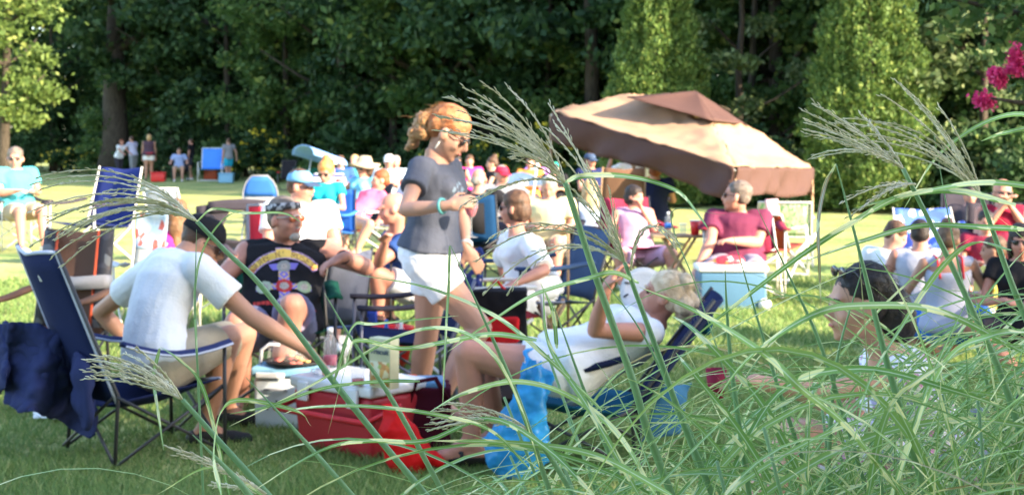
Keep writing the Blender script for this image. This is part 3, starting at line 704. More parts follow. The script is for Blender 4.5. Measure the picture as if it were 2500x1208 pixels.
def tube_chair(label, loc, yaw, fab, fr=ALU, s=1., back=.95, w_=.52, recl=.25, seat=.36, rounded=False, fab2=None, group=None, cat='lawn chair', name='lawn_chair', armm=None):
    t = thing(name, label, cat, loc, R(yaw), group); h = w_/2*s; sb = -.22*s; sf = .26*s; z = seat*s; bt = back*s; bx = sb-recl*s
    MB().patch((sf, -h, z+.03), (sf, h, z+.03), (sb, h, z-.02), (sb, -h, z-.02), 6, 6, -.03).build('seat', fab, t, world=False)
    g = []
    for i in range(9):
        u = i/8; hw_ = h*(math.sqrt(max(0, 1-((u-.5)/.5)**2*.8)) if (rounded and u > .5) else 1); g.append([(sb+(bx-sb)*u-.02*math.sin(PI*j/6), -hw_+2*hw_*j/6, z+(bt-z)*u) for j in range(7)])
    b = MB().sheet(g[:5] if fab2 else g, .006).build('backrest', fab, t, world=False)
    if fab2: MB().sheet(g[4:], .0065).build('headrest', fab2, t, world=False)
    pts = [Vector(r[0]) for r in g]+[Vector(p) for p in g[-1][1:-1]]+[Vector(r[-1]) for r in reversed(g)]
    MB().tube(pts, .013*s, 8).build('frame', fr, t, world=False)
    az = z+.2*s
    for k in (-1, 1):
        MB().tube([(sf+.06, k*(h+.02), .015), (sf+.0, k*(h+.02), az)], .013*s, 8).build('leg', fr, t, world=False)
        MB().tube([(sb-.14, k*(h+.02), .015), (sf-.05, k*(h+.02), z+.02)], .012*s, 8).build('leg', fr, t, world=False)
        MB().box(((sf+sb)/2-.02, k*(h+.025), az+.012), (.46*s, .045, .022)).build('armrest', armm or fr, t, world=False, bevel=.008)
    for a_ in ([(sf+.05, -h-.02, .06), (sf+.05, h+.02, .06)], [(sb-.12, -h-.02, .05), (sb-.12, h+.02, .05)]): MB().tube(a_, .011*s, 8).build('crossbar', fr, t, world=False)
    return t

def cyl(mb, c, r0, r1, h, n=24): 
    c = Vector(c); return mb.rings([[c+Vector((r0*math.cos(2*PI*k/n), r0*math.sin(2*PI*k/n), 0)) for k in range(n)], [c+Vector((r1*math.cos(2*PI*k/n), r1*math.sin(2*PI*k/n), h)) for k in range(n)]])
def lathe(mb, c, prof, n=24):
    c = Vector(c); return mb.rings([[c+Vector((r*math.cos(2*PI*k/n), r*math.sin(2*PI*k/n), z)) for k in range(n)] for r, z in prof])
REDP = mat('red_plastic', (.45, .02, .035), .45, .06, 3, .05, spec=.5); WHP = mat('white_plastic', (.72, .73, .75), .4, .04, 3, spec=.5); REDC = mat('red_cup', (.65, .02, .02), .4, .03, spec=.5)
CLEAR = mat('clear_plastic', (.80, .82, .85), .12, .02, spec=.5, alpha=.16); WINE = mat('pink_drink', (.50, .02, .06), .2, .02, spec=.5); LBLU = mat('pale_blue_plastic', (.20, .42, .62), .5, .05, 3, spec=.4)
BAGR = mat('red_nylon', (.78, .008, .012), .55, .08, 9, .4, 25, trans=.3); BAGB = mat('blue_film', (.06, .50, .95), .3, .2, 12, .5, 18, trans=.5, spec=.5); BURG = cloth('burgundy', (.07, .010, .022))

def text_on(txt, size, loc, M, m, parent, name='lettering', ext=.0012, ax='CENTER'):
    cu = bpy.data.curves.new(name, 'FONT'); cu.body = txt; cu.size = size; cu.extrude = ext; cu.align_x = ax; cu.align_y = 'CENTER'
    o = bpy.data.objects.new(name, cu); COL.objects.link(o); bpy.context.view_layer.update()
    me = bpy.data.meshes.new_from_object(o.evaluated_get(bpy.context.evaluated_depsgraph_get())); bpy.data.objects.remove(o)
    me.materials.clear(); me.materials.append(m); q = bpy.data.objects.new(name, me); COL.objects.link(q); q.parent = parent
    q.matrix_basis = Matrix.Translation(loc)@M.to_4x4(); return q
# ---------------------------------------------------------------- the front group
# navy chair and the man in the white shirt
quad_chair('navy camping chair with pale piping under the man in a white shirt', G(352, 6.72), 38, NAVY, TRIM_W, STEEL_D, 1.0, back=.99, w_=.52, recl=.27, fab2=NAVY, prt=1, armm=NAVYL, seat=.33, sag=.09, asag=.05)
nc = [o for o in bpy.data.objects if o.get('label', '').startswith('navy camping chair with pale')][0]
nbk = [c for c in nc.children if c.name.startswith('backrest')][0]
MB().sheet([[(-.295, -.20, .50), (-.34, 0, .50), (-.295, .20, .50)], [(-.405, -.19, .74), (-.45, 0, .74), (-.405, .19, .74)]], .004).build('mesh_panel', mat('dark_mesh', (.02, .025, .07), .9), nbk, world=False)
MB().patch((-.478, -.16, .84), (-.505, -.04, .84), (-.520, -.04, .885), (-.494, -.16, .885), 2, 2, 0, .006).build('logo_patch', WHT, nbk, world=False)
# navy cloth hung over the back corner of that chair
q = MB(); g = []
for i in range(15):
    u = i/14; row = []
    for j in range(13):
        v = j/12; x = 20+205*v; y = 785+30*v+(195+55*v)*u+10*math.sin(v*9)*u; d = 6.45+.10*math.sin(v*8+u*2)*(.3+u)+.10*v
        row.append(P(x-18*u*math.sin(v*3.1+.6), y, d))
    g.append(row)
q.sheet(g, .012)
g = [[P(20-34*v*(1-.3*u)+6*math.sin(5*u), 785+165*u+10*v, 6.45+.25*v+.05*math.sin(v*6+u*4)) for v in [k/5 for k in range(6)]] for u in [k/8 for k in range(9)]]
q.sheet(g, .012)
q.tube([P(185, 850, 6.40), P(200, 900, 6.38), P(208, 980, 6.36), P(205, 1052, 6.38)], [.05, .085, .080, .055], 14, flat=.5)
o = q.build('navy_jacket', NAVYL, None, sub=2)
tx_ = bpy.data.textures.new('jacket_folds', 'CLOUDS'); tx_.noise_scale = .11; tx_.noise_depth = 2; md = o.modifiers.new('d', 'DISPLACE'); md.texture = tx_; md.strength = .075; md.mid_level = .5; md.texture_coords = 'LOCAL'
tag(o, 'navy jacket draped over the near corner of the navy camping chair', 'jacket')

bx = thing('white_paper', 'white printed sheet lying on the grass under the draped jacket', 'paper', G(118, 7.3))
MB().patch(P(80, 1018, 7.45), P(150, 1025, 7.4), P(155, 985, 7.55), P(82, 975, 7.6), 5, 5, .01, .003, .02).build('sheet', WHT, bx); MB().patch(P(112, 1012, 7.40), P(142, 1015, 7.35), P(145, 998, 7.38), P(113, 995, 7.42), 2, 2, 0, .002).build('picture', LBLU, bx)

# brown chair, empty
quad_chair('empty brown camping chair with orange piping and a grey strap', G(112, 7.85), -105, BRN, None, STEEL_D, 1.0, back=.97, w_=.44, recl=.10, strapm=GREY)
bc = [o for o in bpy.data.objects if o.get('label', '').startswith('empty brown')][0]
for k in (-.13, .13): MB().tube([(-.235+.012, k, .40), (-.30+.03, k, .66), (-.335+.012, k*1.0, .955)], .008, 6).build('piping', ORG, [c for c in bc.children if c.name.startswith('backrest')][0], world=False)
for k in (-.18, .18): MB().sheet([[(-.235+.003, k-.040, .42), (-.235+.003, k+.040, .42)], [(-.338+.012, k-.040, .95), (-.338+.012, k+.040, .95)]], .004).build('side_panel', vormat('camo_dark', [(.05, .05, .06), (.12, .13, .14), (.03, .03, .035), (.08, .07, .07)], 22), bc, world=False)

A = person('man in a white t-shirt and black cap bending over the coolers', P(385, 880, 6.75), P(452, 630, 6.95), 30, 38, (5, -28), [P(245, 760, 7.45), P(330, 850, 7.5)],
   [(612, 772, '+'), (745, 852, '+')], [P(598, 815, 7.25), P(552, 1000, 7.35), 5], [P(560, 822, 6.95), P(500, 1045, 6.98), 8], H=1.80, bend=.13, wd=1.02, head=P(497, 592, 7.02), hscale=1.02,
   skin=SK_A, vox=.0085, hair=('crop', H_BR), shirt=WHT, sleeve=.62, bottom=cloth('khaki', (.42, .36, .27)), leglen=.42, shoes=CLK, cap=(BLKC, 1, mat('brim_pinkgrey', (.16, .11, .12), .7)), glasses='dark', handR={'to': (792, 890, '+'), 'n': (0, 0, 1), 'curl': .6}, fold=.009)
# man in the black printed shirt
D = person('man in a sleeveless black printed shirt with a bandana and grey goatee', P(678, 790, 7.95), P(702, 598, 8.15), -80, -78, (-38, 2), [(893, 652, '-'), (838, 628, '-')],
   [(520, 700, '-'), (455, 668, '-')], [P(715, 745, 7.45), P(668, 985, 7.55), -70], [P(578, 790, 7.55), P(592, 965, 7.95), -85], H=1.80, wd=1.22, belly=.06, head=P(698, 535, 8.02), hscale=1.0,
   skin=SK_C, vox=.0085, hair=('crop', H_SP), shirt=BLKC, sleeve=0, bottom=cloth('mauve_grey', (.22, .21, .32)), leglen=.36, shoes=CLK, shoe='sandal', glasses='amber', beard=H_GR, handL={'to': (788, 650, '-'), 'n': (0, -.3, 1), 'curl': .9}, fold=.018)
t = D['root']; T, M_, s_ = D['T'], D['HM'], D['s']
q = MB(); n = 24
for z0, z1 in ((.045, .082),): q.rings([[T(.079*math.cos(2*PI*k/n), -.018+.101*math.sin(2*PI*k/n), z+.008*math.sin(2*PI*k/n)) for k in range(n)] for z in (z0, z1)], cap=False)
b_ = q.build('bandana', vormat('bandana_print', [(.03, .03, .04), (.30, .30, .33), (.04, .04, .05), (.12, .12, .14), (.45, .45, .48)], 55), t); m_ = b_.modifiers.new('t', 'SOLIDIFY'); m_.thickness = .006; m_.offset = 1
MB().tube([D['wrL']+Vector((-.034*math.sin(a), .01*math.cos(a), .034*math.cos(a))) for a in [k*PI/6 for k in range(13)]], .006, 6).build('wristband', CLK, t)
ud = D['crr']; ud = Vector((abs(ud.x), ud.y if ud.x > 0 else -ud.y, 0)).normalized(); up_ = (D['neck']-D['spine'](.2)).normalized(); vd = (up_-ud*up_.dot(ud)).normalized()
YB, OR_, PU, RD_, SKN, GRY_, BL_ = (.75, .50, .10), (.65, .22, .06), (.20, .16, .55), (.50, .03, .03), (.55, .45, .38), (.30, .30, .28), (.12, .35, .60)
def design(u, v):   # arched lettered banner over a plain jewelled cross of medallions, red scrawl beneath
    x, y = u*1.0, v*1.25; r = math.hypot(x, y+.55); a = math.atan2(x, y+.55)
    bump = .10 if abs(x) < .22 else 0
    if 1.10 < r < 1.42+bump and abs(a) < .88 and y > -.15:
        tt = (a+.80)/1.60; vv = (r-1.15)/.24
        if glyph("GUNS N' ROSES", tt, vv): return (.20, .07, .03)
        if r < 1.14 or r > 1.38+bump or abs(a) > .85: return (.45, .30, .55)
        return YB if y > .35 else OR_
    for cx, cy, rr, c in ((0, .28, .20, GRY_), (-.58, -.42, .22, (.45, .50, .36)), (0, -.42, .24, RD_), (.58, -.42, .21, (.30, .40, .25)), (0, -.98, .17, BL_)):
        d = math.hypot(x-cx, y-cy)
        if d < rr*.55: return SKN if (int((x-cx)*40)+int((y-cy)*34)) % 3 else (.25, .22, .2)
        if d < rr: return c
    if abs(x) < .16 and -1.1 < y < .42 or abs(y+.42) < .10 and abs(x) < .8: return PU if int(abs(x*18)+abs(y*18)) % 3 else YB
    if abs(y-.28) < .12 and abs(x) < .38-(.28-y)*.5: return PU
    if abs(y+1.12+.12*math.sin(x*2)) < .07 and abs(x) < .9: return (.55, .04, .03) if int(x*30) % 4 else None
    return None
printed(D['shirt'], t, 'print', D['spine'](.50)+D['fch']*.05-ud*.0, ud, vd, .38, .41, .0042, design)
quad_chair('dark green camping chair under the man in the black printed shirt', G(682, 8.05), -80, GREEN, None, STEEL_D, 1.05, back=.80, w_=.50, recl=.12, seat=.38)
# grey blue chair back showing behind his shoulder
quad_chair('grey blue camping chair standing behind the green one', G(800, 8.9), 120, cloth('greyblue', (.17, .19, .26)), None, STEEL_D, .95, back=.86, w_=.30, arms=False)

# standing woman
H = person('standing woman in a slate t-shirt and white shorts holding a red drink', P(1048, 618, 7.35), P(1062, 390, 7.32), -12, -22, (-12, -34), [(1128, 520, '+'), (1137, 605, '-')],
   [(990, 512, '-'), (1092, 502, '-')], [P(1042, 815, 7.50), P(1018, 1003, 7.62), -5], [P(1172, 800, 7.28), P(1068, 985, 7.22), -25], H=1.68, sex='f', wd=1.12, head=P(1098, 325, 7.30), hscale=1.14,
   skin=SK_B, vox=.0085, hair=('messy', H_ST), shirt=cloth('slate_blue', (.085, .095, .13)), sleeve=.50, hem=.06, neckcut=.955, bottom=cloth('white_denim', (.82, .82, .88)), leglen=.225, shoes=CLK, shoe='sandal', glasses='dark',
   handR={'to': (1140, 492, '-'), 'n': (.2, -1, .5), 'curl': 1.0}, handL={'to': (1168, 650, 0), 'n': (0, -1, .3), 'curl': .5}, fold=.014, bend=-.02)
t = H['root']; T, M_ = H['T'], H['HM']
q = MB()
for k, (x, y, z, r) in enumerate([(0, -.095, .02, .050), (.02, -.125, -.015, .050), (-.02, -.135, -.05, .048), (.01, -.13, -.09, .044), (0, -.115, -.13, .034), (-.01, -.15, -.02, .036), (.01, -.085, .055, .040), (.02, -.10, -.06, .05), (0, -.125, -.165, .02)]): q.sphere(T(x, y, z), r*.92)
q.skin('ponytail', hairm('dirty_blond', (.42, .24, .11), (.26, .12, .05)), t, .0065, 1, .022, .014)
strands(H, H_ST, 130, .09, .008, seed=3); strands(H, hairm('dirty_blond', (.42, .24, .11), (.26, .12, .05)), 60, .11, .016, zc=.0, seed=5, cone=(.62, .88), back=.002)
MB().sphere(T(.078, .0, -.065), (.012, .004, .024), M_, 8, 6).build('earring', ALU, t)
w1 = H['wrR']; e1 = H['elR']; d1 = (w1-e1).normalized(); x1 = d1.orthogonal().normalized(); y1 = d1.cross(x1)
MB().tube([w1-d1*.03+(x1*math.cos(a)+y1*math.sin(a))*.034 for a in [k*PI/8 for k in range(17)]], .008, 6).build('bracelet', mat('turquoise_band', (.08, .30, .33), .4), t)
w1 = H['wrL']; e1 = H['elL']; d1 = (w1-e1).normalized(); x1 = d1.orthogonal().normalized(); y1 = d1.cross(x1)
MB().tube([w1-d1*.02+(x1*math.cos(a)+y1*math.sin(a))*.032 for a in [k*PI/8 for k in range(17)]], .010, 6).build('wristband', WHP, t)
def hprint(u, v): return (.16, .22, .30) if (u*u+v*v < .9 and (math.sin(u*9+v*5)+math.sin(v*11-u*4)) > .3) else None
printed(H['shirt'], t, 'print', H['spine'](.62)+H['fch']*.1+H['crr']*.03, Vector((H['crr'].x, H['crr'].y, 0)).normalized()*-1, UPV, .16, .16, .005, hprint)
pc = P(1150, 506, 7.12)
gl = thing('wine_glass', 'wine glass of red drink held by the standing woman', 'wine glass', pc-UPV*.10)
lathe(MB(), pc-UPV*.15, [(.034, 0), (.034, .003), (.006, .008), (.005, .09), (.022, .11), (.036, .15), (.034, .20)]).build('glass', CLEAR, gl); lathe(MB(), pc-UPV*.15, [(.004, .100), (.020, .112), (.0335, .15), (.033, .156)]).build('drink', WINE, gl)

# coolers
def rotM(a): return Matrix.Rotation(R(a), 3, 'Z')
cA = Vector(((905-1250)/F*6.53, 6.53, 0)); cB = Vector(((713-1250)/F*6.88, 6.88, 0)); ax = (cB-cA); Lc = ax.length; ax.normalize(); ay = Vector((-ax.y, ax.x, 0)); ay = ay if ay.y > 0 else -ay
def obox(mb, o, ax, ay, x0, x1, y0, y1, z0, z1, tp=0.):
    vs = [o+ax*(x+(tp if x == x0 else -tp)*(z == z0))+ay*(y+(tp if y == y0 else -tp)*(z == z0))+UPV*z for x in (x0, x1) for y in (y0, y1) for z in (z0, z1)]
    return mb.add(vs, [(0,1,3,2),(4,6,7,5),(0,4,5,1),(2,3,7,6),(0,2,6,4),(1,5,7,3)])
rc = thing('cooler', 'large red cooler with a white lid standing on the grass', 'cooler', cA+ax*Lc/2+ay*.18)
obox(MB(), cA, ax, ay, 0, Lc, 0, .36, 0, .285, .02).build('body', REDP, rc, bevel=.025)
obox(MB(), cA, ax, ay, -.012, Lc+.012, -.012, .372, .288, .345).build('lid', WHP, rc, bevel=.018)
for k in (.10, Lc-.10): obox(MB(), cA, ax, ay, k-.035, k+.035, -.03, -.010, .235, .325).build('latch', WHP, rc, bevel=.006)
MB().tube([cA+ax*-.03+ay*.16+UPV*.24, cA+ax*-.035-ay*.07+UPV*.19, cA+ax*(Lc+.035)-ay*.07+UPV*.19, cA+ax*(Lc+.03)+ay*.16+UPV*.24], .015, 8).build('handle', mat('red_handle', (.60, .03, .04), .4), rc)
top = lambda x, y: cA+ax*x+ay*y+UPV*.3455
def onlid(px, py):    # the point of the lid seen at that place
    d = P(px, py, 1.0)-Vector((0, 0, CH)); return Vector((0, 0, CH))+d*((.3465-CH)/d.z)
p = onlid(874, 940); cu = thing('plastic_cup', 'clear plastic cup with a little red drink on the red cooler', 'cup', p)
lathe(MB(), p, [(.028, 0), (.038, .085), (.0365, .085), (.0265, .003)]).build('wall', CLEAR, cu); lathe(MB(), p, [(.0262, .004), (.029, .03), (.001, .0305)]).build('drink', WINE, cu)
p = onlid(843, 905); cu = thing('wine_glass', 'empty stemmed glass with a green mark at the far end of the red cooler', 'wine glass', p)
lathe(MB(), p, [(.034, 0), (.034, .004), (.006, .008), (.005, .07), (.024, .085), (.036, .125), (.033, .17), (.032, .17), (.034, .125), (.02, .09)]).build('glass', CLEAR, cu); MB().sphere(p+Vector((0, -.034, .13)), (.012, .004, .013)).build('mark', mat('green_mark', (.02, .10, .05)), cu)
p = onlid(806, 912); cu = thing('water_bottle', 'plastic bottle half full of pink drink behind the red cooler', 'bottle', p)
lathe(MB(), p, [(.033, 0), (.034, .13), (.030, .16), (.014, .195), (.012, .21)]).build('bottle', CLEAR, cu); lathe(MB(), p, [(.032, .045), (.0325, .09), (.001, .0905)]).build('drink', WINE, cu); lathe(MB(), p, [(.015, .20), (.015, .222), (.001, .2225)]).build('cap', WHP, cu)
p = onlid(783, 912); MBn = MB().patch(p+Vector((-.05, -.03, .012)), p+Vector((.05, -.03, .02)), p+Vector((.04, .05, .035)), p+Vector((-.045, .05, .02)), 8, 8, .02, .004, .05)
tag(MBn.skin('paper_napkin', WHT, None, .005, 1, .02, .03), 'crumpled white napkin on the corner of the red cooler', 'napkin')
# cracker box: front and side faces lettered
p = onlid(938, 945); bx = thing('cracker_box', 'pale yellow cracker box standing on the red cooler', 'box', p)
a1 = vdir(-38); a2 = Vector((-a1.y, a1.x, 0)); CRM = mat('box_cream', (.62, .60, .38), .5, .12, 9); CRK = vormat('cracker_print', [(.62, .58, .36), (.45, .22, .07), (.60, .58, .38), (.55, .32, .10), (.30, .38, .10)], 38)
obox(MB(), p, a1, a2, -.065, .065, -.03, .03, 0, .225).build('carton', CRM, bx, bevel=.002)
f0 = p-a2*.0315; MB().patch(f0-a1*.06+UPV*.01, f0+a1*.06+UPV*.01, f0+a1*.06+UPV*.12, f0-a1*.06+UPV*.12, 1, 1, 0, .001).build('front_picture', CRK, bx)
f1 = p-a1*.0665; MB().patch(f1+a2*.026+UPV*.01, f1-a2*.026+UPV*.01, f1-a2*.026+UPV*.13, f1+a2*.026+UPV*.13, 1, 1, 0, .001).build('side_picture', CRK, bx)
INK = mat('blue_ink', (.04, .08, .16), .5); tm = Matrix((a1, UPV, -a2)).transposed()
text_on('Triscuit', .037, f0-p-a2*.0015+UPV*.165, tm, INK, bx); tm = Matrix((-a2, UPV, -a1)).transposed(); text_on('Triscuit', .016, f1-p-a1*.0015+UPV*.185, tm, INK, bx)

# pale blue cooler with the snack tray
wc = thing('cooler', 'white and pale blue cooler under the snack tray', 'cooler', G(688, 7.35)); cA2 = Vector(((618-1250)/F*7.3, 7.30, 0)); ax2 = vdir(-8); ay2 = Vector((-ax2.y, ax2.x, 0))
obox(MB(), cA2, ax2, ay2, 0, .31, 0, .30, 0, .262, .006).build('body', mat('cooler_white', (.55, .62, .68), .5, .05), wc, bevel=.02); obox(MB(), cA2, ax2, ay2, -.012, .322, -.012, .312, .265, .315).build('lid', LBLU, wc, bevel=.015)
obox(MB(), cA2, ax2, ay2, .02, .17, -.022, -.013, .262, .29).build('flap', WHP, wc, bevel=.004)
MB().tube([cA2+ax2*.06-ay2*.006+UPV*.20, cA2+ax2*.10-ay2*.02+UPV*.205, cA2+ax2*.14-ay2*.02+UPV*.205, cA2+ax2*.18-ay2*.006+UPV*.20], .007, 6).build('grip', GREY, wc)
for k in (.085, .125): MB().tube([cA2+ax2*k-ay2*.008+UPV*.15, cA2+ax2*(k-.008)-ay2*.008+UPV*.10], .004, 6).build('bottle_mark', CLK, wc)
MB().tube([cA2+ax2*.005+ay2*.1+UPV*.30, cA2+ax2*.02+ay2*.08+UPV*.39, cA2+ax2*.06+ay2*.08+UPV*.42, cA2+ax2*.11+ay2*.1+UPV*.415], .009, 8).build('handle', WHP, wc)
p = cA2+ax2*.19+ay2*.12+UPV*.3165; tr = thing('snack_tray', 'round black tray of meat and cheese with a clear cover on the pale blue cooler', 'tray', p)
lathe(MB(), p, [(.12, 0), (.155, .012), (.16, .022), (.152, .022), (.12, .010)], 32).build('tray', CLK, tr); lathe(MB(), p+Vector((-.04, .04, .018)), [(.115, 0), (.108, .085), (.09, .095), (.001, .096)], 28).build('cover', CLEAR, tr)
FOOD = [mat('ham', (.50, .16, .12), .6), mat('cheese', (.68, .45, .16), .6), mat('cracker', (.60, .42, .24), .7), mat('salami', (.33, .05, .05), .6)]
rf = random.Random(5)
for k in range(26):
    a = rf.random()*6.28; r = .12*math.sqrt(rf.random()); q = p+Vector((r*math.cos(a), r*math.sin(a), .020+.014*rf.random())); e = MB(); M3 = Matrix.Rotation(rf.uniform(-.5, .5), 3, 'X')@Matrix.Rotation(rf.random()*6, 3, 'Z')
    e.box(q, (.032, .026, .008), M3) if k % 2 else e.sphere(q, (.02, .018, .005), M3, 10, 6)
    e.build(['ham_slice', 'cheese_slice', 'cracker', 'salami_slice'][k % 4], FOOD[k % 4], tr)
p = P(690, 833, 7.55); cu = thing('plastic_cup', 'frosted plastic cup standing behind the snack tray', 'cup', Vector((p.x, p.y, .317))); lathe(MB(), Vector((p.x, p.y, .317)), [(.030, 0), (.044, .125), (.042, .125), (.028, .003)]).build('wall', mat('frosted', (.8, .82, .86), .4, alpha=.6), cu)

# burgundy cooler bag and bright red bag
bb = thing('cooler_bag', 'burgundy insulated bag right of the red cooler', 'bag', G(1035, 6.9)); cA3 = Vector(((985-1250)/F*6.75, 6.75, 0)); ax3 = vdir(5); ay3 = Vector((-ax3.y, ax3.x, 0))
obox(MB(), cA3, ax3, ay3, 0, .23, 0, .26, 0, .30, .01).skin('body', BURG, bb, .012, 5, .03, .12); obox(MB(), cA3, ax3, ay3, .0, .20, .03, .23, .285, .325).build('lining', mat('lining_blue', (.15, .35, .60), .4, .25, 12), bb, bevel=.015)
obox(MB(), cA3, ax3, ay3, -.035, .07, .05, .2, .27, .335).build('lid_flap', ORG, bb, bevel=.01)
MB().tube([cA3+ax3*.03-ay3*.01+UPV*.24, cA3+ax3*.06-ay3*.03+UPV*.335, cA3+ax3*.15-ay3*.03+UPV*.35, cA3+ax3*.21-ay3*.01+UPV*.24], .012, 8, flat=.5).build('strap', BURG, bb)
q = MB(); rb = [(950, 985, .03), (965, 1010, .055), (975, 1045, .085), (985, 1085, .105), (995, 1130, .10), (1000, 1165, .06)]
q.rings([[P(x, y, 6.35)+Vector((r*math.cos(a)*(1+.15*math.sin(3*a+i)), r*.6*math.sin(a), 0)) for a in [2*PI*k/18 for k in range(18)]] for i, (x, y, r) in enumerate(reversed(rb))])
q.tube([P(1010, 1120, 6.34), P(1050, 1112, 6.33), P(1085, 1130, 6.33)], [.05, .035, .02], 10)
tag(q.skin('red_bag', BAGR, None, .009, 2, .035, .09), 'bright red cloth bag slumped against the front of the red cooler', 'bag')

# reclining blonde woman and her chair
B = person('blonde woman in white reclining in a navy chair with both hands raised', P(1375, 893, 6.45), P(1592, 790, 6.55), 182, 185, (178, 12), [(1452, 806, '-'), (1480, 705, '-')],
   [(1545, 775, '+'), (1535, 690, 0)], [P(1140, 862, 6.35), P(1152, 1080, 6.40), 188], [P(1165, 870, 6.65), P(1215, 1060, 6.72), 185], H=1.66, sex='f', wd=1.12, belly=.03, head=P(1617, 722, 6.55), hscale=.98,
   skin=SK_C, vox=.0085, hair=('short', H_PB), shirt=WHT, sleeve=.16, neckcut=.97, bottom=WHT, leglen=.20, shoes=CLK, shoe='sandal', handL={'to': (1502, 665, 0), 'n': (-1, 0, .4), 'curl': .9}, handR={'to': (1530, 660, 0), 'n': (1, 0, 0), 'curl': .8}, fold=.013)
q = MB(); T = B['T']
for (x, y, z, r) in [(0, -.09, .03, .06), (.05, -.1, -.02, .055), (-.05, -.1, -.02, .055), (0, -.12, -.06, .055), (.03, -.05, .09, .05), (-.03, -.09, .09, .05), (0, -.14, .0, .05)]: q.sphere(T(x, y, z), r*.82)
q.skin('loose_hair', H_PB, B['root'], .0065, 1, .014, .02); strands(B, H_PB, 200, .15, .016, seed=7, back=.003)
quad_chair('navy and petrol reclining chair with pale edging under the blonde woman', G(1420, 6.6), 173, TEAL, None, STEEL_D, 1.0, back=.77, w_=.56, recl=.36, fab2=NAVY, seat=.29, armm=cloth('black_navy', (.012, .016, .04)), sag=.08, asag=.05)
MBp = MB().tube([P(1725, 735, 6.8), P(1718, 780, 6.8), P(1712, 815, 6.8)], [.035, .06, .05], 12, flat=.5); tag(MBp.skin('chair_pouch', TEAL, None, .01, 3, .01, .08), 'petrol blue pouch hanging behind the blonde woman\'s chair back', 'pouch')
MBp = MB().patch(P(1570, 1085, 6.35), P(1655, 1060, 6.5), P(1690, 930, 6.5), P(1610, 935, 6.35), 8, 8, .03, .02, .04); tag(MBp.skin('blue_towel', cloth('towel_blue', (.05, .16, .30)), None, .012, 3, .02, .1), 'blue towel hanging from the side of the reclining chair', 'towel')
fd = P(1570, 712, 6.72); fn = thing('paper_plate', 'round white plate with dark marks in front of the blonde woman\'s face', 'plate', fd); Mf = Matrix.Rotation(R(82), 3, 'X')@Matrix.Rotation(R(8), 3, 'Y')
MB().rings([[fd+Mf@Vector((r*math.cos(2*PI*k/32), r*math.sin(2*PI*k/32), z)) for k in range(32)] for r, z in ((.002, 0), (.085, 0), (.112, .010), (.114, .014), (.085, .005), (.002, .005))]).build('plate', WHT, fn)
for a in (2.6, 3.3): MB().tube([fd+Mf@Vector((.075*math.cos(a), .075*math.sin(a), .008)), fd+Mf@Vector((.10*math.cos(a+.1), .10*math.sin(a+.1), .012))], .004, 6).build('mark', CLK, fn)
# blue plastic bag hanging off her chair
q = MB(); rb = [(1300, 885, .035), (1298, 925, .06), (1290, 985, .085), (1275, 1040, .115), (1262, 1085, .14), (1262, 1125, .12), (1262, 1162, .06)]
q.rings([[P(x, y, 6.2)+Vector((r*math.cos(a)*(1+.18*math.sin(4*a+i*1.3)), r*.5*math.sin(a), .02*math.sin(5*a))) for a in [2*PI*k/20 for k in range(20)]] for i, (x, y, r) in enumerate(reversed(rb))])
q.tube([P(1300, 895, 6.2), P(1280, 860, 6.25), P(1310, 850, 6.3)], .012, 8).tube([P(1310, 900, 6.2), P(1345, 915, 6.22), P(1335, 960, 6.2)], [.012, .03, .012], 8)
tag(q.skin('plastic_bag', BAGB, None, .007, 1, .03, .05), 'bright blue plastic carrier bag hanging from the blonde woman\'s chair', 'bag')

# dark haired woman behind the tall grass
K = person('dark haired woman in a floral top, sunglasses on her head, behind the tall grass', P(2290, 1130, 4.6), P(2165, 868, 4.5), 176, 178, (190, -4), [(2010, 960, '-'), (1860, 935, 0)],
   [(2080, 1010, '+'), (1950, 960, 0)], [P(1960, 1070, 4.4), P(1850, 1290, 4.4), 180], [P(1940, 1060, 4.8), P(1830, 1240, 4.8), 180], H=1.64, sex='f', wd=1.05, head=P(2092, 745, 4.45), hscale=1.0,
   skin=SK_B, vox=.0085, hair=('crop', H_DK), shirt=vormat('floral', [(.70, .66, .74), (.72, .70, .76), (.55, .25, .40), (.74, .72, .78), (.40, .38, .62)], 34), sleeve=.12, neckcut=.96,
   bottom=vormat('floral', []), leglen=.40, shoes=CLK, shoe='sandal', glasses='top')
MB().sphere(K['T'](.0, -.115, -.03), (.070, .07, .085), K['HM']).sphere(K['T'](0, -.145, -.06), (.055, .05, .075), K['HM']).sphere(K['T'](0, -.04, .06), (.078, .085, .078), K['HM']).skin('hair_mass', H_DK, K['root'], .0065, 1, .012, .025); strands(K, H_DK, 120, .14, .010, seed=9, back=.001)
quad_chair('grey camping chair behind the tall grass at the right', G(2300, 4.6), 176, GREY, None, STEEL_D, .95, back=.80, w_=.56, seat=.34)
p = K['pcL']+Vector((-.09, 0, 0)); cu = thing('maroon_cup', 'maroon cup held out by the dark haired woman', 'cup', p); lathe(MB(), p-UPV*.05, [(.022, 0), (.032, .085), (.030, .085), (.020, .003)]).build('cup', MAR, cu)
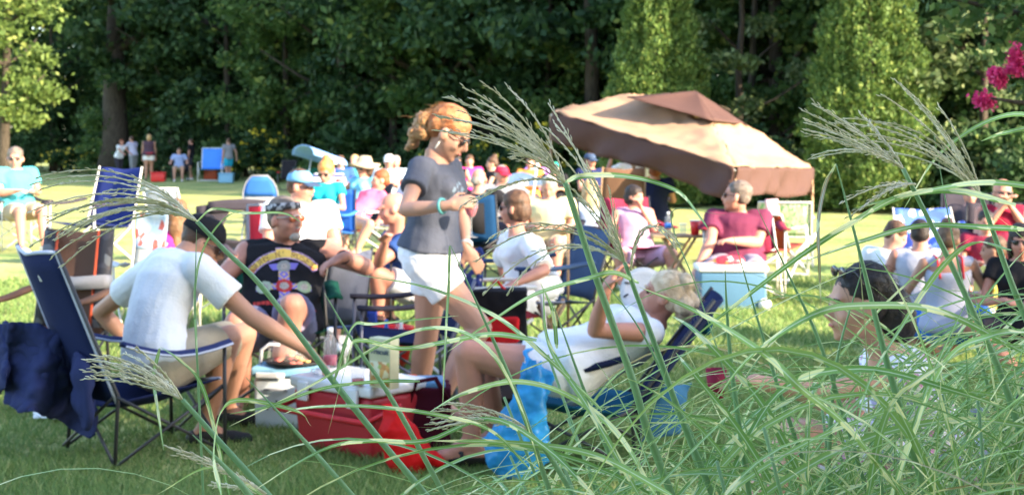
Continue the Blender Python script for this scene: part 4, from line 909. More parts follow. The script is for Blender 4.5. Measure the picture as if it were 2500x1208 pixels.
# backpacks, bucket, totes, stool between the groups
def pack(label, px, py, Y, m1, m2, w_, h_, name='backpack'):
    c = P(px, py, Y); t = thing(name, label, 'backpack' if name == 'backpack' else 'bag', Vector((c.x, c.y, c.z-h_/2)))
    MB().box(c, (w_, .22, h_)).skin('body', m1, t, .012, 6, .03, .12); MB().box(c+Vector((0, -.12, -h_*.12)), (w_*.75, .08, h_*.5)).skin('pocket', m2, t, .01, 5, .02, .1)
    MB().tube([c+Vector((-.05, 0, h_*.48)), c+Vector((0, 0, h_*.62)), c+Vector((.05, 0, h_*.48))], .01, 6).build('handle', m2, t); return t
def onground(px, Y, h): return HY+(CH-h)*F/Y
pack('black and red backpack behind the standing woman\'s legs', 1212, 790, 8.6, BLKC, RED, .36, .42); pack('black bag lying beneath the seat of the woman in a white blouse', 1270, onground(0, 8.0, .16), 8.0, BLKC, CHAR, .40, .30, 'duffel_bag')
pack('navy blue tote bag on the grass beside the seated man in navy', 888, onground(0, 10.6, .11), 10.6, BLU if False else cloth('royal', (.03, .06, .30)), BLKC, .20, .22, 'tote_bag')
c = G(958, 9.35); bk = thing('red_bucket', 'red plastic bucket with bottles in it between the chairs', 'bucket', c); lathe(MB(), c, [(.10, 0), (.135, .24), (.145, .245), (.145, .255), (.13, .25), (.095, .01)], 28).build('bucket', mat('red_tub', (.75, .02, .02), .4, .04, trans=.2), bk)
for k, (x, y) in enumerate(((-.04, 0), (.03, .02), (.06, -.03))): lathe(MB(), c+Vector((x, y, .06)), [(.026, 0), (.026, .16), (.011, .20), (.011, .24)], 14).build('bottle', [BLU, CLEAR, WHP][k], bk)
quad_chair('empty dark navy chair seen from the side behind the standing woman', G(985, 8.2), 190, NAVY, None, mat('blue_grey_tube', (.12, .13, .20), .4, spec=.5), .98, back=.70, w_=.56, seat=.36, armm=CHAR)
st = thing('folding_stool', 'small folding stool with pale wooden legs near the tan pole', 'stool', G(1345, 8.9))
for k in (-.14, .14): MB().tube([P(1310, 850, 8.9)+Vector((0, k, 0)), P(1378, 735, 8.9)+Vector((0, k, 0))], .012, 8).build('leg', WOOD, st); MB().tube([P(1375, 852, 8.93)+Vector((0, k, 0)), P(1312, 740, 8.93)+Vector((0, k, 0))], .012, 8).build('leg', WOOD, st)
MB().patch(P(1308, 740, 8.76), P(1380, 738, 8.76), P(1380, 735, 9.04), P(1308, 738, 9.04), 5, 5, -.02, .006).build('seat', GREY, st)
# ---------------------------------------------------------------- the crowd behind
WB = person('seated woman with short brown hair in a white blouse looking away', P(1300, 715, 9.6), P(1262, 572, 9.6), 205, 200, (165, -4), [(1330, 660, '-'), (1260, 690, '-')], [(1225, 640, '+'), (1235, 690, 0)],
   [P(1215, 745, 9.3), P(1205, 850, 9.3), 200], [P(1215, 735, 9.8), P(1200, 840, 9.8), 200], H=1.66, sex='f', wd=1.25, belly=.05, head=P(1255, 508, 9.6), hscale=1.0, vox=.011, skin=SK_C, hair=('bob', H_BR), shirt=WHT, sleeve=.9, bottom=WHT, leglen=.4, glasses='dark', shoes=CLW, fold=.02)
quad_chair('navy blue camping chair under the woman in the white blouse', G(1320, 9.75), 200, cloth('blue_slate', (.05, .085, .16)), None, STEEL_D, 1.05, back=.84, w_=.60)
pole = thing('tan_pole', 'thin tan pole standing in the grass beside the stool', 'pole', G(1387, 9.6)); MB().tube([G(1387, 9.6), P(1387, 560, 9.6)], .010, 8).build('shaft', WOOD, pole); MB().sphere(P(1387, 558, 9.6), .014).build('tip', CLK, pole)
tube_chair('red and sand canvas chair turned away beside the woman in white', G(1195, 8.95), 14, cloth('canvas_red', (.42, .03, .035)), STEEL_L, 1.0, back=.86, w_=.50, recl=.16, fab2=RED)
MB2 = MB().patch(P(1120, 700, 8.8), P(1180, 720, 8.8), P(1185, 600, 8.85), P(1118, 610, 8.85), 6, 6, .03, .01, .04); tag(MB2.skin('navy_sweater', cloth('sweater_blue', (.04, .06, .22)), None, .012, 3, .02, .1), 'navy blue sweater hanging beside the red canvas chair', 'sweater')
# man in navy, eating
person('balding man in a navy shirt eating, half hidden by the standing woman', P(1005, 702, 10.9), P(965, 575, 10.9), 205, 200, (190, -10), [(925, 640, '-'), (940, 592, '-')], [(985, 655, '+'), (960, 640, 0)],
   [P(918, 668, 10.6), P(925, 775, 10.7), 200], [P(940, 660, 11.0), P(950, 770, 11.0), 200], H=1.76, wd=1.1, head=P(958, 510, 10.8), vox=.011, skin=SK_C, hair=('fringe', H_GR), shirt=cloth('mid_blue', (.03, .07, .22)), sleeve=.55, bottom=LGREY, leglen=.35, shoes=CLK)
quad_chair('black camping chair under the man in navy', G(1010, 11), 200, BLKC, None, STEEL_D, .98, back=.84)
# blue and white cap
C1 = sitter('man in a white t-shirt and light blue trucker cap behind the bandana man', 738, 10.4, -70, 8, .42, 1.72, headyaw=-25, vox=.011, skin=SK_C, hair=('short', H_BR), shirt=WHT, sleeve=.6, bottom=GREY, shoes=CLW, cap=(mat('cap_blue', (.16, .42, .68), .8), 1, mat('cap_navy', (.04, .07, .14), .8)), wd=1.15)
tube_chair('red framed chair under the man in the light blue cap', G(720, 10.5), -75, mat('chair_red_fabric', (.62, .03, .05), .8), GREY, 1.0, back=.98, w_=.62, recl=.18, fab2=None)
# empty chairs and the man in aqua, left
sitter('grey haired man in an aqua t-shirt seated at the left edge', 44, 19.2, -48, 6, .46, 1.86, headyaw=-75, skin=SK_C, hair=('short', H_SP), shirt=cloth('aqua', (.08, .42, .48)), sleeve=.6, bottom=TAN, leglen=.42, glasses='dark', armL='lap', armR='lap', legs='sit', shoes=CLW, wd=1.2, belly=.04, hscale=1.15)
quad_chair('dark camping chair under the man in aqua', G(42, 19.4), -48, CHAR, None, STEEL_L, 1.1, back=.9)
quad_chair('large royal blue camping chair standing empty on the sunny lawn', G(222, 17.0), -122, cloth('royal_navy', (.022, .035, .16)), None, STEEL_L, 1.22, back=.95, w_=.62, armm=CHAR)
tube_chair('white and pale grey lawn chair beyond the girl in pink', G(428, 17.5), 80, cloth('pale_grey_blue', (.36, .40, .52)), mat('white_tube', (.8, .8, .8), .4), .95, back=.95, w_=.46, rounded=False)
# girl in pink with towel over the chair
sitter('girl in a hot pink top with long light brown hair seated behind the black cap', 425, 10.2, 120, 6, .34, 1.46, vox=.012, sex='f', skin=SK_B, hair=('long', hairm('light_brown', (.22, .11, .05), (.12, .06, .025))), shirt=cloth('hot_pink', (.85, .05, .33)), sleeve=.2, bottom=BLU, shoes=CLW)
quad_chair('folding chair draped with a patterned towel next to the girl in pink', G(385, 10.4), 115, LGREY, None, STEEL_L, .95, back=.82, w_=.5)
def towelf(): return vormat('towel_print', [(.28, .40, .52), (.32, .42, .52), (.33, .08, .07), (.34, .44, .54), (.27, .38, .50), (.24, .36, .46)], 30, stretch=(1, 1, .5))
tw = MB().patch(P(330, 605, 9.7), P(402, 615, 9.7), P(410, 520, 9.75), P(332, 518, 9.75), 8, 8, -.03, .014, .05); tag(tw.build('beach_towel', towelf(), None), 'pale blue and red patterned towel hung over a folding chair', 'towel')
# charcoal chair with an open triangle, blue round backed chair
ck = thing('cover_chair', 'empty charcoal chair whose draped cover leaves a triangular opening', 'folding chair', G(592, 12.6), R(97))
quad_k = quad_chair('x', (0, 0, 0), 0, CHAR, None, STEEL_L, 1.05, back=.62, w_=.60)
for c in list(quad_k.children): c.parent = ck
bpy.data.objects.remove(quad_k)
q = MB()
for k in (-1, 1): q.sheet([[(-.33-.02*u+.02*math.sin(5*u), k*(.05+.02*v*3+(.27-.05)*u*(1-v)+.26*v), .95-.50*u-.04*v*(1-u)) for v in [j/5 for j in range(6)]] for u in [i/9 for i in range(10)]], .01)
q.sheet([[(-.34, -.27+.54*j/8, .95-.10*i/3+.02*math.sin(j*PI/8)) for j in range(9)] for i in range(4)], .012)
q.build('cover', CHAR, ck, world=False)
tube_chair('round backed chair in blue and light grey on the sunny lawn', G(640, 21.0), 95, GREY, GREY, 1.0, back=.97, w_=.50, rounded=True, fab2=cloth('sky_blue', (.04, .15, .55)), recl=.2)
# far left by the wood
tube_chair('tall bright blue beach chair with white arms near the wood', G(516, 52), -88, mat('beach_blue', (.07, .28, .85), .7, .04), mat('white_tube', (.8, .8, .8), .4), 1.25, back=.98, w_=.64, recl=.12)
FG = 'people gathered at the far edge of the lawn'
stander('woman in a white top bending over at the far edge of the lawn', 290, 57, -40, 1.62, 22, skin=SK_C, sex='f', hair=('short', H_AU), shirt=WHT, sleeve=.5, bottom=CHAR, leglen=.8, shoes=CLK, group=FG, armL='fwd', armR='fwd')
stander('man in a light grey shirt beside the woman in white shorts', 326, 57, 150, 1.72, 10, skin=SK_B, hair=('crop', H_BR), shirt=cloth('lilac_grey', (.50, .50, .66)), sleeve=.5, bottom=GREY, leglen=.8, shoes=CLK, group=FG, armL='fwd')
stander('woman in a dark top, red belt and white shorts seen from behind', 363, 54, 100, 1.78, 14, skin=SK_A, sex='f', hair=('bob', H_BL), shirt=cloth('plum', (.08, .05, .07)), sleeve=0, bottom=WHT, leglen=.2, shoes=CLK, group=FG, extra=None, wd=1.2)
sitter('man in a pale blue t-shirt seated before the trees', 437, 53, -80, 8, .40, 1.72, skin=SK_B, hair=('short', H_BR), shirt=cloth('pale_blue', (.30, .38, .62)), sleeve=.6, bottom=TAN, shoes=CLW, legs='sit', armL='rest', armR='rest', vox=.018)
quad_chair('dark camping chair under the man seated before the trees', G(440, 53.2), -80, CHAR, None, STEEL_D, 1.)
_p = G(363, 54)+UPV*.99-vdir(100)*.02
_w = [o for o in bpy.data.objects if o.get('label', '').startswith('woman in a dark top, red belt')][0]
MB().rings([[_p+Vector((.215*math.cos(a), .165*math.sin(a), z)) for a in [2*PI*k/20 for k in range(20)]] for z in (-.05, .06)]).build('belt', REDC, _w)
stander('boy in a black t-shirt standing before the trees', 467, 55, 170, 1.60, 0, skin=SK_C, hair=('crop', H_BR), shirt=BLKC, sleeve=.55, bottom=CHAR, leglen=.4, shoes=CLW)
stander('boy in a grey t-shirt and turquoise shorts beside the bright blue chair', 558, 52, 130, 1.62, 0, skin=SK_B, hair=('crop', H_BR), shirt=GREY, sleeve=.5, bottom=cloth('turquoise', (.03, .38, .58)), leglen=.38, shoes=CLW, armR='back')
for px, Y, m_, l in ((387, 52, REDC, 'small red cooler on the grass at the far edge of the lawn'), (515, 55, mat('rust', (.45, .08, .03), .6), 'rust red crate behind the tall blue beach chair'), (322, 55, BLU, 'small blue cooler between the people at the far edge'), (553, 50.5, LBLU, 'pale blue crate at the feet of the boy in turquoise shorts')):
    c = G(px, Y); t = thing('small_cooler', l, 'cooler', c); MB().box(c+UPV*.16, (.5, .32, .30)).build('body', m_, t, bevel=.03); MB().box(c+UPV*.335, (.53, .35, .05)).build('lid', m_ if px != 322 else WHP, t, bevel=.015)
# canopy chair
cc = thing('canopy_chair', 'green chair with a light blue sun canopy near the trees', 'canopy chair', G(768, 25)); cb = G(768, 25)
k_ = quad_chair('x', cb, -70, GREEN, None, STEEL_D, 1.1, back=.92, w_=.55)
for c in list(k_.children): c.parent = cc; c.rotation_euler = (0, 0, R(-70))
bpy.data.objects.remove(k_)
cn_ = P(783, 396, 25); ca_ = Vector((.75, .66, 0)); cx_ = Vector((.66, -.75, 0)); g = []
for i in range(13):
    u = i/12; hw_ = .34-.06*u; g.append([cn_+ca_*.74*(u-.5)+cx_*hw_*math.cos(PI*j/12)*-1+UPV*((.17-.03*u)*math.sin(PI*j/12)**.8-.20*(u-.5)+.03) for j in range(13)])
q = MB().sheet(g, .012); q.build('canopy', mat('canopy_blue', (.20, .38, .75), .75, .05, trans=.1), cc)
MB().tube([P(745, 470, 25.2), P(760, 388, 25.2)], .012, 8).tube([P(805, 470, 24.9), P(800, 390, 24.9)], .012, 8).build('canopy_post', ALU, cc)
MB().patch(P(800, 398, 24.5), P(822, 402, 24.5), P(822, 384, 24.52), P(800, 380, 24.52), 2, 2, 0, .004).build('patch', WHT, cc)
# seated people, middle distance
def seatp(label, px, Y, yaw, chair=None, clabel=None, kind='quad', cf=None, **k):
    J = sitter(label, px, Y, yaw, **k)
    if chair:
        if kind == 'quad': quad_chair(clabel, G(px, Y)-vdir(yaw)*.02, yaw, chair, None, cf or STEEL_D, 1.02, back=.88, recl=k.get('lean', 12)*.012)
        else: tube_chair(clabel, G(px, Y), yaw, chair, cf or ALU, 1.0, back=.92, recl=k.get('lean', 12)*.014)
    return J
seatp('woman in a turquoise top with a ginger topknot and sunglasses', 792, 16.8, -105, BLU, 'blue folding chair under the woman with the topknot', H=1.70, lean=4, headpitch=-22, sex='f', skin=SK_C, hair=('bun', hairm('ginger', (.62, .28, .08), (.40, .15, .04))), shirt=cloth('turq', (.02, .42, .50)), sleeve=.4, bottom=BLU, leglen=.8, glasses='dark', shoes=CLW, armL='lap', armR='knee', hscale=1.15)
p = P(791, 512, 15.8); t = thing('green_fan', 'small round green fan held by the woman with the topknot', 'hand fan', p); MB().sphere(p, (.055, .01, .055)).build('blade', mat('fan_green', (.02, .14, .04), .6), t); MB().tube([p-UPV*.05, p-UPV*.14], .006, 6).build('handle', WOOD, t)
seatp('woman in a light blue top and wide brimmed sun hat', 868, 19.5, -125, CHAR, 'dark chair under the woman in the sun hat', lean=18, sex='f', skin=SK_C, hair=('bob', H_BR), shirt=cloth('light_blue', (.18, .50, .72)), sleeve=.15, bottom=NAVY, leglen=.7, glasses='dark', shoes=CLW, armL='rest', armR='out', hscale=1.15)
def brimhat(J, m_, r=.17, name='sun_hat'):
    T, M_ = J['T'], J['HM']; h = MB(); n = 24
    h.rings([[T(rr*math.cos(2*PI*k/n), -.015+rr*1.08*math.sin(2*PI*k/n), z+(.02*math.sin(4*PI*k/n) if rr > .12 else 0)) for k in range(n)] for rr, z in ((r, .035), (.095, .06), (.088, .10), (.07, .14), (.005, .15), (.004, .145), (.065, .13), (.083, .09), (.092, .052), (r-.005, .027))])
    return h.build(name, m_, J['root'])
JJ = [o for o in bpy.data.objects if o.get('label', '').startswith('woman in a light blue top and wide')][0]
_last = {}
def keep(J): _last['J'] = J; return J
# re-create the hat from that person's head position
hd_ = [c for c in JJ.children if c.name.startswith('hair')][0]; bb_ = [Vector(v.co) for v in hd_.data.vertices]; cen = sum(bb_, Vector((0, 0, 0)))/len(bb_)+JJ.location
h = MB(); n = 28
h.rings([[cen+Vector((rr*math.cos(2*PI*k/n), rr*math.sin(2*PI*k/n), z+(.03*math.sin(4*PI*k/n+.6) if rr > .12 else 0)+.3*0)) for k in range(n)] for rr, z in ((.22, .02), (.115, .06), (.105, .11), (.085, .15), (.004, .165), (.004, .16), (.08, .14), (.10, .10), (.11, .05), (.215, .012))])
h.build('sun_hat', TAN, JJ)
# woman in pink reclining
person('woman in a pink top with auburn hair reclining on a pale lawn chair', P(862, 535, 18.2), P(920, 470, 18.5), 212, 215, (200, -2), [(870, 520, '-'), (842, 512, '-')], [(935, 515, 0), (925, 535, '-')],
   [P(838, 536, 17.9), P(842, 608, 17.9), 215], [P(903, 548, 17.6), P(868, 615, 17.6), 230], H=1.70, sex='f', wd=1.15, head=P(928, 440, 18.45), hscale=1.15, vox=.014, skin=SK_B, hair=('short', H_AU), shirt=cloth('pink', (.80, .13, .24)), sleeve=.4, bottom=CHAR, leglen=.15, shoes=CLW)
tube_chair('pale folding lawn chair under the woman in pink', G(905, 18.4), 215, LGREY, mat('white_tube', (.8, .8, .8), .4), 1.0, back=.92, recl=.4)
seatp('man in a white cap and pale shirt near the trees', 948, 24, -90, RED, 'red chair under the man in the white cap', H=1.76, skin=SK_C, hair=('short', H_GR), shirt=cloth('pale_cyan', (.50, .62, .70)), sleeve=.5, bottom=TAN, shoes=CLW, cap=(WHT, 1), armL='chest', armR='lap', vox=.016)
seatp('bald man in a black t-shirt with white lettering seen from behind', 1172, 15.8, 75, cloth('deep_petrol', (.010, .045, .12)), 'petrol blue camping chair with a black mesh back panel', H=1.78, lean=4, seat=.30, skin=SK_C, hair=('fringe', H_GR), shirt=BLKC, sleeve=.55, bottom=CHAR, shoes=CLK, armR='out', wd=1.2)
jb = [o for o in bpy.data.objects if o.get('label', '').startswith('petrol blue camping chair with')][0]
MB().sheet([[(-.30, -.15, .47), (-.30, .15, .47)], [(-.345, -.15, .80), (-.345, .15, .80)]], .004).build('mesh_panel', BLKC, jb, world=False)
seatp('man in a red cap and grey t-shirt with an arm stretched out', 1222, 18.6, -95, GREY, 'grey chair under the man in the red cap', H=1.8, seat=.28, skin=SK_C, hair=('short', H_GR), shirt=GREY, sleeve=.55, bottom=TAN, shoes=CLK, cap=(mat('cap_red', (.55, .02, .06), .8), 1), armL='out', headyaw=-60, wd=1.1, vox=.016)
seatp('man in a pale yellow polo shirt with folded arms', 1340, 14.6, -100, CHAR, 'dark chair under the man in the yellow polo', H=1.70, seat=.29, lean=2, headpitch=-22, skin=SK_C, hair=('crop', H_GR), shirt=cloth('pale_yellow', (.60, .56, .34)), sleeve=.6, bottom=TAN, leglen=.4, shoes=CLW, armL='lap', armR='lap', wd=1.15, beard=H_GR)
sitter('small group child with a green visor behind the man in the yellow polo', 1355, 24, -90, H=1.5, skin=SK_B, hair=('short', H_DK), shirt=BLKC, sleeve=.5, bottom=CHAR, vox=.018, cap=(mat('visor_green', (.02, .42, .25), .7), 1), shoes=CLK)
seatp('blonde woman in a light blue top seen from behind left of the brown chair back', 1438, 15.4, 110, None, None, H=1.66, lean=0, seat=.24, sex='f', skin=SK_C, hair=('long', H_BL), shirt=cloth('lt_blue', (.38, .48, .70)), sleeve=.1, bottom=TAN, shoes=CLW, armL='rest', armR='lap')
quad_chair('taupe camping chair under the blonde woman in light blue', G(1440, 15.5), 110, cloth('taupe', (.19, .14, .12)), None, STEEL_D, .95, back=.62)
quad_chair('brown high backed folding chair under the canopy edge', G(1510, 18.5), 95, cloth('coffee', (.16, .09, .06)), None, WOOD, 1.12, back=1.02, w_=.5)
sitter('person in a white shirt leaning by a wooden post behind the brown chair', 1545, 21, 100, 0, .55, 1.7, skin=SK_C, hair=('short', H_GR), shirt=WHT, sleeve=.5, bottom=TAN, vox=.016, shoes=CLK, armL='up')
t = thing('wooden_post', 'pale wooden easel leg standing beside the brown folding chair', 'post', G(1541, 20)); MB().tube([G(1534, 20), P(1548, 405, 20)], .03, 8, flat=.6).build('shaft', WOOD, t); MB().box(P(1548, 402, 20), (.09, .05, .03)).build('cap_piece', WOOD, t)
PK = seatp('dark haired woman in a lilac sleeveless top with a hand at her chin', 1552, 14.4, -75, MAR, 'maroon camping chair under the woman in lilac', H=1.60, lean=6, seat=.24, headyaw=-35, sex='f', skin=SK_C, hair=('bob', H_DK), shirt=cloth('lilac', (.44, .27, .42)), sleeve=0, bottom=cloth('lilac2', (.50, .33, .48)), leglen=.42, armL='mouth', armR='rest', legs='wide', wd=1.2, belly=.02, shoes=CLW)
quad_chair('second maroon camping chair, empty, left of the woman in lilac', G(1472, 15.9), -60, MAR, None, STEEL_D, .95, back=.66)
sitter('person in a black hat behind the woman in lilac', 1600, 19, 80, 4, .4, 1.66, skin=SK_B, hair=('bob', H_AU), shirt=NAVY, sleeve=.5, bottom=CHAR, vox=.016, shoes=CLK, cap=(BLKC, 1))
MT = person('heavy set man in a maroon t-shirt looking to the left', P(1800, 640, 13.2), P(1802, 520, 13.3), -95, -100, (165, 4), [P(1850, 592, 13.1), P(1785, 588, 12.9)], [P(1735, 590, 13.0), P(1704, 650, 12.9)],
   [P(1850, 660, 12.7), P(1860, 735, 12.8), -90], [P(1730, 660, 12.7), P(1712, 735, 12.9), -100], H=1.84, wd=1.28, belly=.07, head=P(1798, 480, 13.25), hscale=1.15, vox=.012, skin=SK_C, hair=('crop', H_SP), shirt=cloth('wine', (.15, .032, .07)), sleeve=.6, bottom=cloth('mauve2', (.28, .25, .33)), leglen=.40, shoes=CLW, glasses='dark')
quad_chair('folding chair with white legs under the man in maroon', G(1812, 13.4), -95, MAR, None, STEEL_L, 1.1, back=.66, w_=.60)
tube_chair('orange red canvas chair right behind the man in maroon', G(1893, 15), 60, mat('orange_canvas', (.55, .08, .04), .8), ALU, 1.0, back=.72, w_=.46)
tube_chair('green and white striped lawn chair with a towel over it', G(1915, 17.0), 80, vormat('stripe', [(.45, .60, .38), (.70, .72, .55), (.25, .50, .25), (.72, .72, .66)], 14, stretch=(3, 3, .05)), STEEL_L, 1.0, back=.76, w_=.60)
tw = MB().patch(P(1872, 560, 16.5), P(1905, 560, 16.5), P(1900, 485, 16.55), P(1868, 487, 16.55), 6, 5, .02, .012, .04); tag(tw.build('pink_towel', cloth('pale_pink', (.62, .40, .42)), None), 'pale pink towel hung on the striped lawn chair', 'towel')
ws = thing('sawhorse', 'white folding leg frame lying open on the lawn beyond the maroon man', 'folding stand', G(1950, 15.5))
for a, b in (((1905, 655), (1995, 570)), ((1915, 600), (1970, 665)), ((1890, 620), (1940, 690))): MB().tube([P(*a, 15), P(*b, 15)], .028, 8, flat=.6).build('leg', mat('white_tube', (.8, .8, .8), .4), ws)
# table with the red cup and the water bottle
tb = thing('folding_table', 'small wooden folding table with a red cup on it', 'table', G(1655, 13.6)); tz = P(0, 572, 13.6).z; tx = G(1655, 13.6)
MB().box((tx.x, tx.y, tz-.012), (.50, .36, .022)).build('table_top', WOOD, tb, bevel=.005)
for k in (-.15, .15):
    MB().tube([(tx.x-.2, tx.y+k, .01), (tx.x+.15, tx.y+k, tz-.02)], .013, 8).build('leg', WOOD, tb); MB().tube([(tx.x+.2, tx.y+k*.8, .01), (tx.x-.15, tx.y+k*.8, tz-.02)], .013, 8).build('leg', WOOD, tb)
def redcup(label, c, m_=REDC, s=1.): 
    t = thing('red_cup' if m_ is REDC else 'party_cup', label, 'cup', c); lathe(MB(), c, [(.032*s, 0), (.047*s, .125*s), (.045*s, .125*s), (.030*s, .004)]).build('cup', m_, t); lathe(MB(), c+UPV*.120*s, [(.048*s, 0), (.0485*s, .006*s), (.046*s, .0065*s)]).build('rim', WHP, t)
redcup('red party cup on the wooden folding table', Vector((P(1697, 570, 13.5).x, 13.5, tz), ), s=1.1); redcup('clear cup between the red cup and the bottle on the table', Vector((P(1668, 570, 13.6).x, 13.6, tz)), CLEAR, .8)
c = Vector((P(1631, 570, 13.55).x, 13.55, tz)); t = thing('water_bottle', 'water bottle with a blue label on the wooden table', 'bottle', c); lathe(MB(), c, [(.032, 0), (.033, .13), (.03, .16), (.013, .19), (.012, .20)]).build('bottle', CLEAR, t); lathe(MB(), c, [(.034, .06), (.034, .11)]).build('wrap', BLU, t); lathe(MB(), c, [(.014, .195), (.014, .215), (.001, .2155)]).build('cap', WHP, t)
# blue cooler with white lid
c = G(1783, 12.55); bc_ = thing('cooler', 'big blue cooler with a white lid in front of the man in maroon', 'cooler', c)
MB().box(c+UPV*.17, (.58, .36, .32)).build('body', mat('cooler_blue', (.065, .155, .26), .5, .05), bc_, bevel=.025); MB().box(c+UPV*.362, (.61, .39, .055)).build('lid', WHP, bc_, bevel=.02)
for k in (-.27, .27): MB().tube([c+Vector((k, -.20, .055)), c+Vector((k, -.13, .055))], .055, 18).build('wheel', BLKC if k < 0 else WHP, bc_)
MB().tube([c+Vector((-.33, -.05, .28)), c+Vector((-.36, -.05, .22)), c+Vector((-.36, .08, .22)), c+Vector((-.33, .08, .28))], .012, 8).build('handle', WHP, bc_)
q = MB().sphere(c+Vector((-.02, -.02, .425)), (.15, .08, .045)); t = tag(q.skin('snack_bag', vormat('snack_foil', [(.60, .03, .05), (.62, .04, .06), (.60, .55, .50), (.60, .30, .05)], 16, .35), None, .012, 1, .03, .05), 'red and yellow snack bag lying on the blue cooler', 'snack bag')
# brown canopy
A_, B_, C_ = P(1345, 272, 19.5), P(1795, 407, 17.0), P(1984, 410, 19.6); D_ = A_+C_-B_+UPV*.05
rB, rC = P(1741, 298, 18.6), P(1829, 307, 19.3); cen = (A_+C_)/2+UPV*.75; rA = cen+(A_-cen)*.40+UPV*.02; rD = cen+(D_-cen)*.42
rB = cen+(rB-cen)*1.0
tent = thing('canopy_tent', 'brown and tan pop up canopy tilted low over the right of the crowd', 'canopy', G(1760, 19.2))
TANC = mat('canopy_tan', (.42, .26, .165), .8, .05, 2, .25, 9, trans=.12); BRC = mat('canopy_brown', (.085, .042, .034), .8, .06, 2, .35, 9, trans=.06)
for i, (a, b, c, d) in enumerate(((A_, B_, rB, rA), (B_, C_, rC, rB), (C_, D_, rD, rC), (D_, A_, rA, rD))): MB().patch(a, b, c, d, 14, 20, -.10, .006, .06).build('roof_panel', TANC, tent)
tip = P(1700, 223, 19.2); k1, k2, k3 = P(1529, 237, 18.9), P(1742, 295, 18.45), P(1820, 303, 19.2); k4 = k1+k3-k2+UPV*.1
for a, b in ((k1, k2), (k2, k3), (k3, k4), (k4, k1)): MB().patch(a, b, tip+(b-tip)*.02, tip+(a-tip)*.02, 8, 10, -.03, .006, .01).build('vent_cap', BRC, tent)
def valance(a, b, drop, m_, ph, name='valance'):
    a, b = Vector(a), Vector(b); n_ = (b-a).cross(UPV).normalized(); g = []
    for i in range(31):
        u = i/30; row = []
        for j in range(8):
            v = j/7; p = a*(1-u)+b*u-UPV*v*drop*(1+.08*math.sin(u*9+ph))
            p = p+n_*(.06*math.sin(u*13+ph+v*2)*v+.045*math.sin(u*31+v*5+ph)*v+.05*noise.noise(p*3)+.035*noise.noise(p*8)*v)
            row.append(p)
        g.append(row)
    return MB().sheet(g, .005).build(name, m_, tent)
for a, b, ph, d in ((A_, B_, 0, .38), (B_, C_, 2, .36), (C_, D_, 1, .36), (D_, A_, 3, .36)): valance(a, b, d, BRC, ph)
for q in (A_, B_, C_, D_): MB().tube([Vector((q.x, q.y+.03, 0)), q+Vector((0, .03, -.04))], .020, 8).build('pole', WOOD, tent)
MB().tube([A_-UPV*.05, cen-UPV*.45, C_-UPV*.05], .014, 6).tube([B_-UPV*.05, cen-UPV*.45, D_-UPV*.05], .014, 6).build('roof_frame', STEEL_L, tent)
# right group
RG = 'children seated together at the right'
sitter('boy in a white t-shirt with brown hair looking down at the right', 2160, 10.2, -20, -12, .22, 1.42, headpitch=-30, skin=SK_B, hair=('short', H_BR), shirt=WHT, sleeve=.6, bottom=BLU, legs='ground', vox=.014, armL='lap', armR='lap', chestyaw=60)
sitter('boy in a grey tank top with black hair beside the girl with red straps', 2246, 9.9, 75, 0, .22, 1.44, skin=SK_C, hair=('short', H_DK), shirt=cloth('pale_grey', (.42, .43, .52)), sleeve=0, bottom=BLU, legs='ground', vox=.014, armL='rest', armR='down')
sitter('girl in a pale grey tank top with red straps seen from behind', 2312, 9.0, 85, 0, .24, 1.45, headyaw=60, sex='f', skin=SK_A, hair=('bun', hairm('mid_brown', (.16, .10, .06), (.08, .045, .03))), shirt=cloth('grey_tank', (.40, .42, .54)), sleeve=0, neckcut=.80, bottom=BLU, legs='ground', vox=.013, straps=mat('red_strap', (.65, .03, .04), .7), armL='rest', armR='rest')
seatp('bald man in a dark red tank top with his hands at his mouth', 2450, 13.2, -95, CHAR, 'dark chair under the man in the red tank top', H=1.72, seat=.27, lean=2, skin=SK_C, hair=(None, H_BR), shirt=cloth('dark_red', (.30, .02, .05)), sleeve=0, bottom=CHAR, shoes=CLW, armL='mouth', armR='mouth', glasses='dark', hscale=1.08)
seatp('person in a dark shirt shaded, left of the man in the red tank top', 2372, 15.5, -100, CHAR, 'dark camping chair in the shade at the right', H=1.6, seat=.22, skin=SK_C, hair=('short', H_DK), shirt=CHAR, sleeve=.5, bottom=CHAR, shoes=CLW, vox=.016, armR='out')
sitter('child in a maroon shirt seated in front of the man in the red tank top', 2408, 12.0, -100, 0, .20, 1.4, skin=SK_C, hair=('short', H_DK), shirt=MAR, sleeve=.5, bottom=CHAR, legs='ground', vox=.014)
sitter('dark haired woman in a black top and glasses at the right edge', 2492, 8.8, -110, 5, .22, 1.5, sex='f', skin=SK_C, hair=('long', H_DK), shirt=BLKC, sleeve=.4, bottom=CHAR, legs='ground', vox=.013, glasses='dark', armL='lap', armR='lap')
sitter('person in a yellow and grey shirt sitting low behind the tall grass', 2392, 9.6, 160, 10, .18, 1.35, skin=SK_A, hair=('short', H_BR), shirt=vormat('yellow_patch', [(.60, .52, .12), (.35, .35, .40), (.45, .45, .50)], 9), sleeve=.5, bottom=NAVY, legs='ground', vox=.014)
quad_chair('folding chair with a blue and white patterned back at the right', G(2292, 14.5), -80, vormat('blue_white', [(.03, .09, .50), (.04, .11, .55), (.65, .67, .75), (.03, .08, .42)], 16), None, STEEL_L, 1.0, back=.78, w_=.66)
pack('bright blue bag hanging beside the boy in white', 2202, 622, 10.4, cloth('royal', (.03, .06, .30)), BLU, .14, .30, 'tote_bag')
